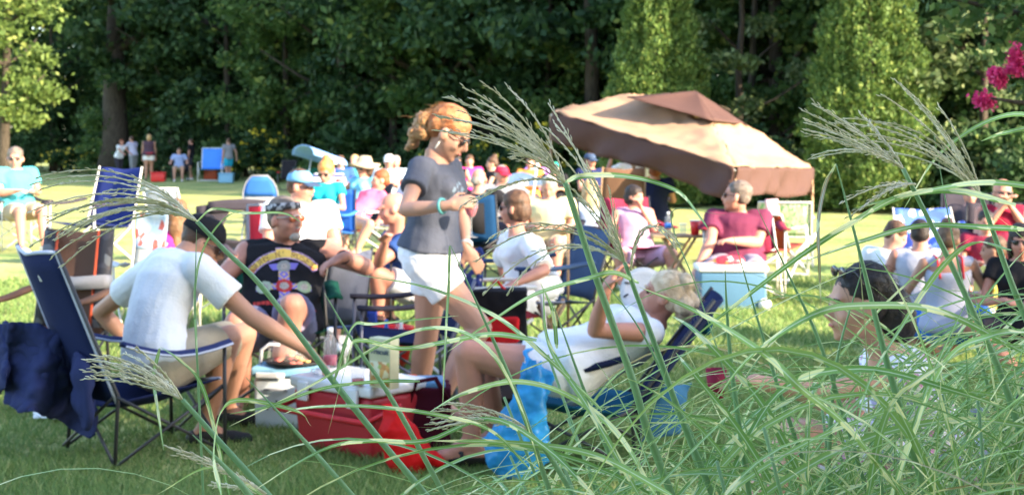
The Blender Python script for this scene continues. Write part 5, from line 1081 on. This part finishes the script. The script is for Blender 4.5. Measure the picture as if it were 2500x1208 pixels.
# small figures farther back, between the standing woman and the canopy
for args in (('woman in a black tank top far behind the standing woman\'s hand', 1118, 26, -80, dict(sex='f', skin=SK_C, hair=('bob', H_DK), shirt=BLKC, sleeve=0)),
             ('person in a hot pink top beside the bald man\'s head', 1146, 27, -90, dict(skin=SK_C, hair=('short', H_BR), shirt=cloth('hot_pink', (.85, .05, .33)), sleeve=.5)),
             ('woman in black turned sideways left of the man in the red cap', 1184, 24, 190, dict(sex='f', skin=SK_B, hair=('bun', H_BR), shirt=BLKC, sleeve=.2)),
             ('person with a lavender scarf left of the plume, far back', 1312, 27, -90, dict(skin=SK_C, hair=('short', H_DK), shirt=cloth('lavender', (.45, .20, .60)), sleeve=.5)),
             ('person in an orange top beside the turquoise parasol', 1292, 25, -100, dict(skin=SK_C, hair=('short', H_BR), shirt=cloth('orange', (.70, .25, .06)), sleeve=.5)),
             ('man in a navy cap looking over the blonde woman in light blue', 1452, 23, -60, dict(skin=SK_C, hair=('short', H_BR), shirt=NAVY, sleeve=.5, cap=(mat('cap_navy', (.04, .07, .14), .8), 1), H=1.82)),
             ('person in a striped shirt under the sun canopy', 800, 21.5, -90, dict(skin=SK_B, hair=('short', H_DK), shirt=vormat('navy_stripe', [(.05, .06, .16), (.65, .66, .70)], 20, stretch=(.1, .1, 3)), sleeve=.6)),
             ('person in royal blue right of the sun canopy', 832, 26, -80, dict(skin=SK_B, hair=('short', H_BR), shirt=cloth('royal2', (.04, .10, .45)), sleeve=.5)),
             ('person in a teal shirt left of the sun hat', 858, 27, -110, dict(skin=SK_B, hair=('short', H_BL), shirt=cloth('teal2', (.05, .30, .35)), sleeve=.5)),
             ('elderly man in pale cyan beside the man in the white cap', 965, 25.5, -90, dict(skin=SK_C, hair=('short', H_GR), shirt=cloth('pale_cyan', (.50, .62, .70)), sleeve=.5))):
    k = args[4]; k.setdefault('H', 1.68); sitter(args[0], args[1], args[2], args[3], bottom=CHAR, vox=.018, shoes=CLK, group='small seated figures in the middle of the crowd', **k)
tube_chair('small black and red chair near the trees', G(700, 42), -90, BLKC, STEEL_D, 1.0, back=.9, w_=.4, armm=RED)
for px, py, Y, m_, r, l in ((1273, 436, 22, mat('pale_parasol', (.62, .68, .74), .7), .38, 'pale grey parasol low in the crowd right of the red cap'), (1300, 420, 27, mat('turq_parasol', (.10, .55, .65), .7), .28, 'turquoise parasol far back in the crowd'), (1325, 428, 27, mat('violet_parasol', (.45, .10, .60), .7), .2, 'violet parasol far back in the crowd')):
    c = P(px, py, Y); t = thing('parasol', l, 'parasol', Vector((c.x, c.y, 0))); lathe(MB(), c, [(r, -.10), (r*.75, .0), (r*.4, .07), (.01, .10), (.01, .09), (r*.4, .06), (r*.73, -.01), (r*.98, -.105)], 8).build('shade', m_, t, smooth=False); MB().tube([(c.x, c.y, 0), c+UPV*.1], .012, 6).build('pole', STEEL_L, t)
t = thing('pale_pole', 'leaning pale pole above the crowd left of the big plume', 'pole', G(1290, 17)); MB().tube([P(1285, 600, 17), P(1312, 395, 17)], .014, 8).build('shaft', STEEL_L, t); MB().sphere(P(1312, 393, 17), .02).build('tip', WHP, t)
redcup('red cup on the grass behind the maroon chair', G(1408, 15), REDC, 1.4); redcup('red cup held up in front of the woman in the sun hat', P(828, 462, 18.9), REDC, 1.1)
pack('red and white bag on the grass left of the maroon chairs', 1412, 595, 16.5, RED, WHT, .30, .28, 'tote_bag')
# crepe myrtle at the upper right
cm = thing('crepe_myrtle', 'crepe myrtle with pink blossom hanging in at the upper right corner', 'tree', G(2790, 7.4))
MB().tube([G(2790, 7.4), P(2760, 700, 7.4), P(2700, 300, 7.3), P(2600, 60, 7.2)], [.06, .05, .035, .02], 8).tube([P(2720, 400, 7.3), P(2600, 260, 7.1), P(2480, 180, 7.0)], [.03, .02, .008], 6).tube([P(2600, 260, 7.1), P(2480, 250, 7.0), P(2420, 240, 6.9)], [.018, .012, .005], 6).tube([P(2600, 60, 7.2), P(2420, 20, 7.1), P(2300, -10, 7.0)], [.02, .014, .006], 6).build('trunk', BARK, cm)
pts = []
for (x0, y0, x1, y1, n, sg) in ((2290, -20, 2620, 60, 420, .12), (2470, 60, 2700, 200, 260, .10), (2450, 180, 2640, 270, 90, .06), (2380, -40, 2560, -20, 260, .15), (2600, -150, 2900, 200, 900, .3), (2300, 40, 2440, 30, 90, .07)):
    for i in range(n): u = rt_.random(); c = P(x0+(x1-x0)*u, y0+(y1-y0)*u, 7.1); pts.append((c.x+random.gauss(0, sg), c.y+random.gauss(0, sg), c.z+random.gauss(0, sg*.8)))
V, Q = leaf_quads(np.array(pts), .055); npmesh('foliage', V, Q, LEAF_M, cm, off=root_loc(cm))
PINK = gmat('blossom', (.60, .03, .16), (.80, .07, .28), (.88, .20, .40), .4)
for px, py, sx, sz in ((2482, 142, .05, .07), (2440, 190, .042, .045), (2405, 246, .06, .045), (2475, 170, .04, .03), (2428, 182, .035, .035)):
    c = P(px, py, 6.95); n = 300; C = np.random.randn(n, 3)*np.array([sx, .04, sz])*.42+np.array(c); V, Q = leaf_quads(C, .020, None, .9); npmesh('blossom', V, Q, PINK, cm, off=root_loc(cm))
# ---------------------------------------------------------------- the zebra-striped ornamental grass in front
def zebra(name, green, green2, pale):
    m = bpy.data.materials.new(name); m.use_nodes = True; n = m.node_tree.nodes; L = m.node_tree.links; b = n['Principled BSDF']; b.inputs['Roughness'].default_value = .45; b.inputs['Specular IOR Level'].default_value = .35
    uv = n.new('ShaderNodeUVMap'); sp = n.new('ShaderNodeSeparateXYZ'); L.new(uv.outputs[0], sp.inputs[0])
    g = n.new('ShaderNodeNewGeometry'); mr = n.new('ShaderNodeValToRGB'); mr.color_ramp.elements[0].color = tuple(green)+(1,); mr.color_ramp.elements[1].color = tuple(green2)+(1,); mr.color_ramp.elements[1].position = .93; _e = mr.color_ramp.elements.new(.96); _e.color = (.42, .30, .14, 1); L.new(g.outputs['Random Per Island'], mr.inputs[0])
    def mt(op, a, b_=None, c=None):
        q = n.new('ShaderNodeMath'); q.operation = op
        for i, x in enumerate((a, b_, c)):
            if x is None: continue
            if isinstance(x, (int, float)): q.inputs[i].default_value = x
            else: L.new(x, q.inputs[i])
        return q.outputs[0]
    mp = n.new('ShaderNodeCombineXYZ'); L.new(mt('MULTIPLY', sp.outputs[1], 17.), mp.inputs[0]); L.new(mt('MULTIPLY', sp.outputs[0], .5), mp.inputs[1]); L.new(mt('MULTIPLY', g.outputs['Random Per Island'], 40.), mp.inputs[2])
    nz = n.new('ShaderNodeTexNoise'); nz.inputs['Scale'].default_value = 1.; nz.inputs['Detail'].default_value = 1; L.new(mp.outputs[0], nz.inputs[0])
    band = n.new('ShaderNodeValToRGB'); e = band.color_ramp.elements; e[0].position = .565; e[1].position = .585; L.new(nz.outputs[0], band.inputs[0])
    m1 = n.new('ShaderNodeMix'); m1.data_type = 'RGBA'; L.new(band.outputs[0], m1.inputs[0]); L.new(mr.outputs[0], m1.inputs[6]); m1.inputs[7].default_value = tuple(pale)+(1,)
    rib = n.new('ShaderNodeValToRGB'); e = rib.color_ramp.elements; e[0].position = .05; e[1].position = .11; e[0].color = (1, 1, 1, 1); e[1].color = (0, 0, 0, 1)
    L.new(mt('ABSOLUTE', mt('SUBTRACT', sp.outputs[0], .5)), rib.inputs[0])
    m2 = n.new('ShaderNodeMix'); m2.data_type = 'RGBA'; L.new(mt('MULTIPLY', rib.outputs[0], .85), m2.inputs[0]); L.new(m1.outputs[2], m2.inputs[6]); m2.inputs[7].default_value = (.58, .68, .46, 1)
    L.new(m2.outputs[2], b.inputs['Base Color']); t = n.new('ShaderNodeBsdfTranslucent'); L.new(m2.outputs[2], t.inputs[0]); mx = n.new('ShaderNodeMixShader'); mx.inputs[0].default_value = .3
    L.new(b.outputs[0], mx.inputs[1]); L.new(t.outputs[0], mx.inputs[2]); L.new(mx.outputs[0], n['Material Output'].inputs[0]); return m
ZEB = zebra('zebra_leaf', (.17, .33, .075), (.36, .51, .145), (.88, .84, .42))
STM = mat('grass_stem', (.17, .31, .14), .45, .15, 9, .1, c2=(.24, .38, .18), stretch=(1, 1, .3)); PLM = mat('plume', (.90, .83, .66), .7, .2, 40, c2=(.60, .55, .34), trans=.25)
class Rib:
    def __init__(s): s.V = []; s.Q = []; s.U = []
    def add(s, pts, w, side, fold=.18, tw=0., u0=None):
        n = len(pts); u = random.random()*50 if u0 is None else u0; b = len(s.V)
        for i in range(n):
            d = (pts[min(i+1, n-1)]-pts[max(i-1, 0)]); d = d.normalized() if d.length > 1e-7 else Vector((0, 0, 1)); sd_ = (side-d*side.dot(d)); sd_ = sd_.normalized() if sd_.length > .05 else d.orthogonal().normalized()
            if tw: sd_ = Matrix.Rotation(tw*i/n, 3, d)@sd_
            nn = d.cross(sd_); t = i/(n-1); ww = w*min(1, (t*7+.45))*(1-t**3.2)**.8+.0002
            s.V += [tuple(pts[i]-sd_*ww/2+nn*ww*fold), tuple(pts[i]), tuple(pts[i]+sd_*ww/2+nn*ww*fold)]; s.U += [(0, u), (.5, u), (1, u)]
            if i < n-1: u += (pts[i+1]-pts[i]).length
        for i in range(n-1):
            a = b+3*i; s.Q += [(a, a+1, a+4, a+3), (a+1, a+2, a+5, a+4)]
    def build(s, name, parent, m=None): return npmesh(name, s.V, s.Q, m or ZEB, parent, s.U, True, root_loc(parent))
def arc(p, d, L, g, n=16, wob=.0):
    pts = [Vector(p)]; d = Vector(d).normalized(); ds = L/n; ph = random.random()*9
    for i in range(n):
        pts.append(pts[-1]+d*ds); d = d+Vector((wob*math.sin(ph+i*.5), wob*math.cos(ph*2+i*.4), -g*ds*(1+1.2*i/n))); d.normalize()
    return pts
def smooth_path(pp, n=24):
    # Catmull-Rom through the points
    q = [pp[0]*2-pp[1]]+list(pp)+[pp[-1]*2-pp[-2]]; out = []
    k = len(pp)-1
    for i in range(k):
        a, b, c, d = q[i:i+4]; m = max(3, n//k)
        for j in range(m): t = j/m; out.append(.5*((2*b)+(c-a)*t+(2*a-5*b+4*c-d)*t*t+(3*b-a-3*c+d)*t**3))
    out.append(pp[-1]); return out
gr_ = random.Random(21)
CL = [thing('ornamental_grass', 'zebra striped tall grass clump filling the lower right foreground', 'ornamental grass', (.42, 1.95, 0)),
      thing('ornamental_grass', 'second striped grass clump at the far right edge of the foreground', 'ornamental grass', (.95, 2.15, 0)),
      thing('ornamental_grass', 'looser striped grass clump left of the big one, its stems leaning far left', 'ornamental grass', (.16, 1.95, 0))]
def culm(cl, pix, Y, r0=.0036, r1=.0022, base=None):
    pts = [P(x, y, Y) for x, y in pix]; d = (pts[-1]-pts[-2]).normalized(); bx_ = base or Vector((pts[-1].x+d.x/abs(d.z)*pts[-1].z*.55, Y+.05, 0)); sp = smooth_path(pts, 30); ed = (sp[-1]-sp[-2]).normalized(); Lb = (bx_-pts[-1]).length; c_ = pts[-1]+ed*Lb*.45
    sp = sp+[pts[-1]*(1-u)**2+c_*2*u*(1-u)+bx_*u*u for u in [k/12 for k in range(1, 13)]]; n = len(sp); r = [r1+(r0-r1)*min(1, i/(n*.5)) for i in range(n)]
    return MB().tube(sp, r, 7).build('stem', STM, cl), pts
def plume(st, apex, Y, tips, mids, dirn, nrm=.8):
    q = MB(); rr = random.Random(int(apex[0])); a = P(*apex, Y)
    for i, (tx, ty) in enumerate(tips):
        dy = rr.uniform(-.10, .10); mxp = mids[i] if i < len(mids) and mids[i] else None
        t = P(tx, ty, Y+dy)
        L = (t-a).length
        c1 = a+dirn*L*rr.uniform(.28, .42)
        if mxp: c1 = P(mxp[0], mxp[1], Y+dy*.5)
        pts = []
        N_ = 44
        for k in range(N_+1): u = k/N_; pts.append(a*(1-u)**2+c1*2*u*(1-u)+t*u*u+Vector((0, 0, .0003*math.sin(k*1.1+i))))
        off = Vector((rr.uniform(-1, 1), rr.uniform(-1, 1), rr.uniform(-1, 1)))*.002
        rad = [(.0009+.0008*abs(math.sin(k*1.55+i)))*(1-.35*(k/N_)) for k in range(N_+1)]
        q.tube([p+off*min(1, k/6) for k, p in enumerate(pts)], rad, 5)
        for k in range(5, N_, 2):      # spikelets along the branch
            p = pts[k]; d = (pts[min(k+1, N_)]-pts[k-1]).normalized(); sd_ = d.orthogonal().normalized(); sd_ = Matrix.Rotation(rr.random()*6.28, 3, d)@sd_
            q.tube([p, p+d*.0050+sd_*.0022, p+d*.009+sd_*.0030], [.0004, .0011, .0003], 4)
    return q.build('plume', PLM, st)
Y1 = 1.95
st, pp = culm(CL[2], [(480, 540), (552, 614), (629, 688), (722, 806), (815, 932), (928, 1074), (1040, 1208)], Y1, .0046, .0030)
plume(st, (480, 540), Y1, [(88, 434), (71, 451), (96, 461), (70, 523), (108, 532), (113, 542), (70, 605), (137, 578), (122, 628), (147, 651), (162, 575), (115, 540), (200, 515), (250, 470), (265, 500), (180, 560), (320, 440), (130, 590)],
      [(330, 365), (320, 380), (310, 398), (310, 420), (340, 440), (330, 430), (330, 450), (300, 470), (330, 470), (340, 470), (330, 455), (320, 425), (370, 460), (380, 440), (380, 470), (330, 465), (400, 450), (330, 455)], Vector((-.6, 0, .8)))
st, pp = culm(CL[0], [(1380, 446), (1404, 519), (1444, 645), (1491, 777), (1546, 931), (1580, 1048), (1640, 1208)], 1.85, .0052, .0038)
plume(st, (1380, 446), 1.85, [(1085, 235), (1060, 280), (1060, 315), (1128, 212), (1180, 203), (1237, 212), (1095, 238), (1250, 375), (1070, 290), (1150, 240), (1160, 320), (1200, 290), (1120, 268), (1090, 320), (1175, 250), (1250, 385)],
      [(1300, 300), (1290, 320), (1280, 330), (1290, 280), (1290, 270), (1330, 290), (1310, 320), (1340, 380), (1290, 310), (1310, 310), (1320, 370), (1320, 350), (1300, 330), (1310, 360), (1310, 300), (1330, 378)], Vector((-.45, 0, .9)))
plume(st, (1385, 452), 1.87, [(1122, 503), (1155, 495)], [(1290, 405), (1300, 400)], Vector((-.8, 0, .3)))
st, pp = culm(CL[0], [(1525, 640), (1560, 735), (1610, 870), (1660, 1010), (1740, 1208)], 1.9, .0044, .0028)
plume(st, (1525, 640), 1.9, [(1330, 310), (1250, 385), (1340, 250), (1160, 640), (1178, 718), (1190, 585), (1240, 720), (1300, 560), (1410, 480), (1300, 330), (1430, 400), (1350, 300), (1490, 460)],
      [(1460, 420), (1440, 440), (1440, 400), (1340, 480), (1350, 520), (1330, 490), (1350, 540), (1420, 520), (1470, 540), (1430, 400), (1480, 500), (1450, 400), (1505, 560)], Vector((-.5, 0, .8)))
plume(st, (1540, 660), 1.9, [(1655, 605), (1660, 595)], [(1560, 470), (1568, 480)], Vector((.1, 0, 1)))
st, pp = culm(CL[0], [(2205, 412), (2262, 525), (2320, 640), (2385, 780), (2450, 930), (2540, 1208)], 1.9, .0046, .003)
plume(st, (2205, 412), 1.9, [(1958, 270), (1962, 290), (1965, 318), (1985, 250), (1963, 328), (2120, 300), (1980, 385), (2045, 300), (1970, 300), (2060, 355), (2000, 260), (2100, 280)],
      [(2090, 330), (2080, 330), (2090, 345), (2100, 310), (2090, 350), (2165, 345), (2090, 340), (2110, 330), (2090, 340), (2140, 375), (2110, 320), (2150, 330)], Vector((-.5, 0, .7)))
plume(st, (2235, 450), 1.88, [(2052, 493), (2070, 530), (2105, 512), (2150, 470)], [(2160, 430), (2180, 440), (2180, 450), (2190, 440)], Vector((-.7, 0, .3)))
st, pp = culm(CL[1], [(2392, 470), (2430, 580), (2485, 730), (2560, 900)], 2.0, .0046, .003)
plume(st, (2392, 470), 2.0, [(2182, 190), (2148, 232), (2060, 290), (2030, 303), (2180, 340), (2240, 250), (1985, 390), (2120, 330), (2290, 260), (2150, 300), (2060, 340), (2200, 210)],
      [(2320, 330), (2300, 320), (2250, 290), (2250, 300), (2300, 360), (2330, 340), (2220, 330), (2280, 350), (2360, 350), (2290, 310), (2260, 330), (2320, 310)], Vector((-.4, 0, .9)))
st, pp = culm(CL[2], [(445, 975), (540, 1082), (655, 1208)], 1.75, .0040, .0028)
plume(st, (445, 975), 1.75, [(210, 880), (205, 905), (204, 922), (230, 868), (262, 870), (225, 895), (300, 862), (330, 850), (245, 912), (270, 890)], [(340, 890), (340, 905), (350, 925), (350, 885), (360, 890), (340, 900), (380, 890), (400, 900), (350, 915), (360, 900)], Vector((-.8, 0, .5)))
st, pp = culm(CL[2], [(1290, 1050), (1340, 1110), (1400, 1208)], 1.8, .0036, .0024)
plume(st, (1290, 1050), 1.8, [(1045, 1050), (1050, 1020), (1060, 1000), (1048, 1035), (1090, 985), (1080, 1045)], [(1190, 1000), (1180, 1000), (1190, 990), (1180, 1005), (1200, 990), (1190, 1020)], Vector((-.8, 0, .3)))
st, pp = culm(CL[2], [(650, 1206), (700, 1260)], 1.7, .0036, .0024); plume(st, (650, 1206), 1.7, [(408, 1092), (430, 1110), (440, 1095), (520, 1185), (515, 1180)], [(540, 1130), (560, 1150), (560, 1140), (580, 1180), (590, 1190)], Vector((-.8, 0, .4)))
# bare stems seen one by one
for c_, pix, Y, r in ((2, [(1100, 598), (1180, 775), (1262, 965), (1345, 1208)], 1.8, .0034), (2, [(792, 715), (860, 830), (960, 980), (1085, 1208)], 1.8, .0034), (2, [(480, 560), (478, 640), (476, 760), (480, 850)], 1.93, .0016), (0, [(1770, 650), (1775, 760), (1790, 930), (1830, 1208)], 1.9, .0036),
     (0, [(2042, 402), (2105, 640), (2165, 880), (2260, 1208)], 1.8, .0046), (0, [(1770, 525), (1640, 520), (1700, 700)], 2.2, .001), (2, [(600, 920), (720, 1050), (860, 1208)], 1.7, .003), (2, [(470, 1060), (560, 1150), (610, 1208)], 1.65, .004), (0, [(1850, 510), (1930, 680), (2010, 860), (2120, 1208)], 2.0, .003),
     (0, [(1790, 575), (1850, 780), (1905, 960), (1990, 1208)], 2.1, .0034), (0, [(1440, 640), (1560, 800), (1640, 960), (1760, 1208)], 2.1, .0026), (1, [(2280, 330), (2330, 600), (2400, 900), (2500, 1208)], 2.2, .003), (2, [(1350, 740), (1400, 880), (1460, 1040), (1530, 1208)], 2.05, .0034), (0, [(2110, 640), (2040, 900), (2020, 1208)], 2.0, .0032)):
    culm(CL[c_], pix, Y, r, r*.12)
# leaves seen one by one: (clump, width, points)
KEY = [(2, .010, [(1340, 1208), (1270, 985), (1190, 850), (1085, 800), (960, 825), (760, 940), (560, 1040)], 1.8), (2, .012, [(1310, 830), (1200, 815), (1080, 835), (980, 850), (880, 830), (850, 870), (800, 1060)], 1.78), (2, .009, [(1290, 1140), (1200, 1050), (1060, 1010), (880, 990), (740, 995), (690, 1010)], 1.75),
  (2, .012, [(1450, 1208), (1330, 1090), (1190, 1020), (1040, 1075), (900, 1075), (780, 1100), (600, 1208)], 1.7), (2, .008, [(1025, 930), (940, 930), (800, 945), (660, 990), (560, 1010)], 1.8), (2, .008, [(815, 932), (860, 800), (920, 790), (1120, 770)], 1.85), (2, .007, [(1098, 600), (1095, 700), (1090, 780), (1085, 880), (1080, 1000)], 1.82),
  (0, .013, [(1640, 1208), (1450, 1110), (1250, 1080), (1050, 1075)], 1.7), (0, .012, [(1560, 1208), (1440, 1000), (1340, 840), (1325, 700)], 1.8), (2, .010, [(1360, 850), (1350, 760), (1320, 690)], 1.8), (0, .010, [(1470, 1000), (1430, 960), (1300, 840), (1190, 760), (1040, 700), (870, 670)], 1.9), (0, .011, [(1380, 445), (1420, 430), (1500, 428), (1580, 440), (1660, 470), (1710, 530), (1730, 560)], 1.86),
  (0, .014, [(2480, 500), (2330, 465), (2200, 480), (2080, 545), (1960, 620), (1800, 740), (1660, 850)], 1.85), (0, .013, [(2500, 560), (2420, 555), (2250, 550), (2100, 590), (1960, 640)], 1.9), (1, .012, [(2560, 460), (2400, 445), (2240, 470), (2080, 510)], 1.8), (0, .012, [(2470, 610), (2380, 590), (2300, 650), (2200, 800), (2120, 940), (2080, 1100)], 1.75),
  (0, .015, [(2500, 860), (2300, 760), (2120, 745), (1980, 770), (1820, 880), (1720, 1020)], 1.75), (0, .016, [(2200, 1208), (2080, 1050), (1960, 950), (1860, 860), (1700, 760), (1560, 700)], 1.7), (0, .016, [(2180, 1208), (2300, 900), (2420, 820), (2540, 810)], 1.7), (1, .012, [(2700, 420), (2560, 300), (2440, 285), (2300, 370), (2200, 520)], 2.0), (1, .010, [(2640, 330), (2540, 310), (2450, 325), (2395, 345)], 1.9),
  (0, .008, [(2040, 400), (2015, 450), (1998, 540), (2000, 640), (2005, 760)], 1.8), (0, .015, [(1760, 1208), (1900, 960), (2100, 900), (2350, 960), (2520, 1020)], 1.8), (0, .016, [(2120, 1208), (2150, 1060), (2200, 960), (2330, 870)], 1.7), (0, .016, [(1900, 1208), (1810, 1060), (1700, 920), (1650, 860)], 1.75), (0, .016, [(1980, 1208), (1870, 1000), (1760, 870), (1690, 800), (1640, 770)], 1.9),
  (2, .007, [(480, 540), (520, 510), (600, 520), (690, 520), (740, 545)], 1.9), (2, .006, [(480, 850), (476, 700), (500, 600), (560, 525), (640, 520)], 1.95), (2, .008, [(390, 850), (375, 920), (385, 1000), (400, 1100)], 1.75), (2, .009, [(560, 1208), (500, 960), (440, 880), (390, 845)], 1.75), (2, .008, [(640, 1208), (520, 1140), (380, 1208)], 1.6), (2, .012, [(540, 1208), (520, 1100), (560, 980), (720, 1000), (760, 1040)], 1.65),
  (0, .010, [(1560, 690), (1500, 665), (1430, 680), (1300, 720), (1190, 790), (1090, 860)], 1.9), (0, .013, [(1600, 1208), (1500, 1050), (1380, 960), (1260, 930), (1130, 960), (1040, 1010)], 1.75)]
rb_ = [Rib(), Rib(), Rib()]
for c_, w_, pix, Y in KEY:
    n_ = len(pix); pts = smooth_path([P(x, y, Y+.10*math.sin(i*1.3+w_*900)) for i, (x, y) in enumerate(pix)], 30)
    rb_[c_].add(pts, w_*(.52 if c_ == 2 else .60), Vector((0, gr_.uniform(.1, .7), 1)).normalized() if abs(pix[0][0]-pix[-1][0]) > abs(pix[0][1]-pix[-1][1])*.8 else Vector((1, gr_.uniform(-.5, .5), 0)), .15, gr_.uniform(-.8, .8))
# the mass of the clump: arching leaves from every stem
random.seed(4)
def YLIM(px): return float(np.interp(px, [500, 900, 1100, 1300, 1500, 1700, 1900, 2100, 2300, 2500, 2800], [1300, 1240, 1180, 1110, 1000, 900, 860, 830, 790, 730, 690]))
def mass(c_, n, cx, cy, rad, hmin, hmax, lean, Lm=(.45, .95), bias=0.):
    for i in range(n):
        a = gr_.random()*6.283; r = rad*math.sqrt(gr_.random()); b = Vector((cx+r*math.cos(a), cy+r*.55*math.sin(a), 0)); z = gr_.uniform(hmin, hmax)
        out = Vector((math.cos(a)*r/rad*lean+bias+gr_.uniform(-.1, .1), math.sin(a)*.25*lean, 1)).normalized(); p = b+out*z
        a2 = gr_.random()*6.283; e = gr_.uniform(.5, 1.35); d = Vector((math.cos(a2)*math.cos(e)+out.x*.5+bias*.6, math.sin(a2)*math.cos(e)*.45, math.sin(e))).normalized()
        if p.y < 1.25: continue
        L = gr_.uniform(*Lm); pts = arc(p, d, L, gr_.uniform(.3, 2.4), 18, .008)
        if min(q.y for q in pts) < 1.25: continue
        al = gr_.random()**6*300
        if any(HY+(CH-q.z)*F/q.y < YLIM(1250+q.x/q.y*F)-al for q in pts): continue
        side = Vector((-d.y, d.x, gr_.uniform(-.2, .6))).normalized()
        rb_[c_].add(pts, gr_.uniform(.002, .0065)+(.0055 if gr_.random() < .25 else 0), side, gr_.uniform(.05, .25), gr_.uniform(-.7, .7))
mass(0, 2100, .62, 2.02, .45, .35, 1.12, .35, bias=-.05)
mass(1, 1250, 1.0, 2.2, .38, .4, 1.2, .3)
mass(2, 270, .24, 1.95, .24, .45, 1.0, .5, (.4, .9), -.12)
for i in range(46):    # plain stems inside the clumps
    c_ = 0 if i % 3 else 1; cx, cy = ((.62, 2.0), (1.0, 2.2))[c_]; a = gr_.random()*6.28; r = .36*math.sqrt(gr_.random()); b = Vector((cx+r*math.cos(a), cy+r*.5*math.sin(a), 0)); h_ = gr_.uniform(.85, 1.2); ln = Vector((math.cos(a)*.25-.10+gr_.uniform(-.12, .12), math.sin(a)*.1, 1)).normalized()
    MB().tube(arc(b, ln, h_, .12, 10), [.0042*(1-.5*k/10) for k in range(11)], 6).build('stem', STM, CL[c_])
for k in range(3): rb_[k].build('foliage', CL[k])
for o in protos:
    pass
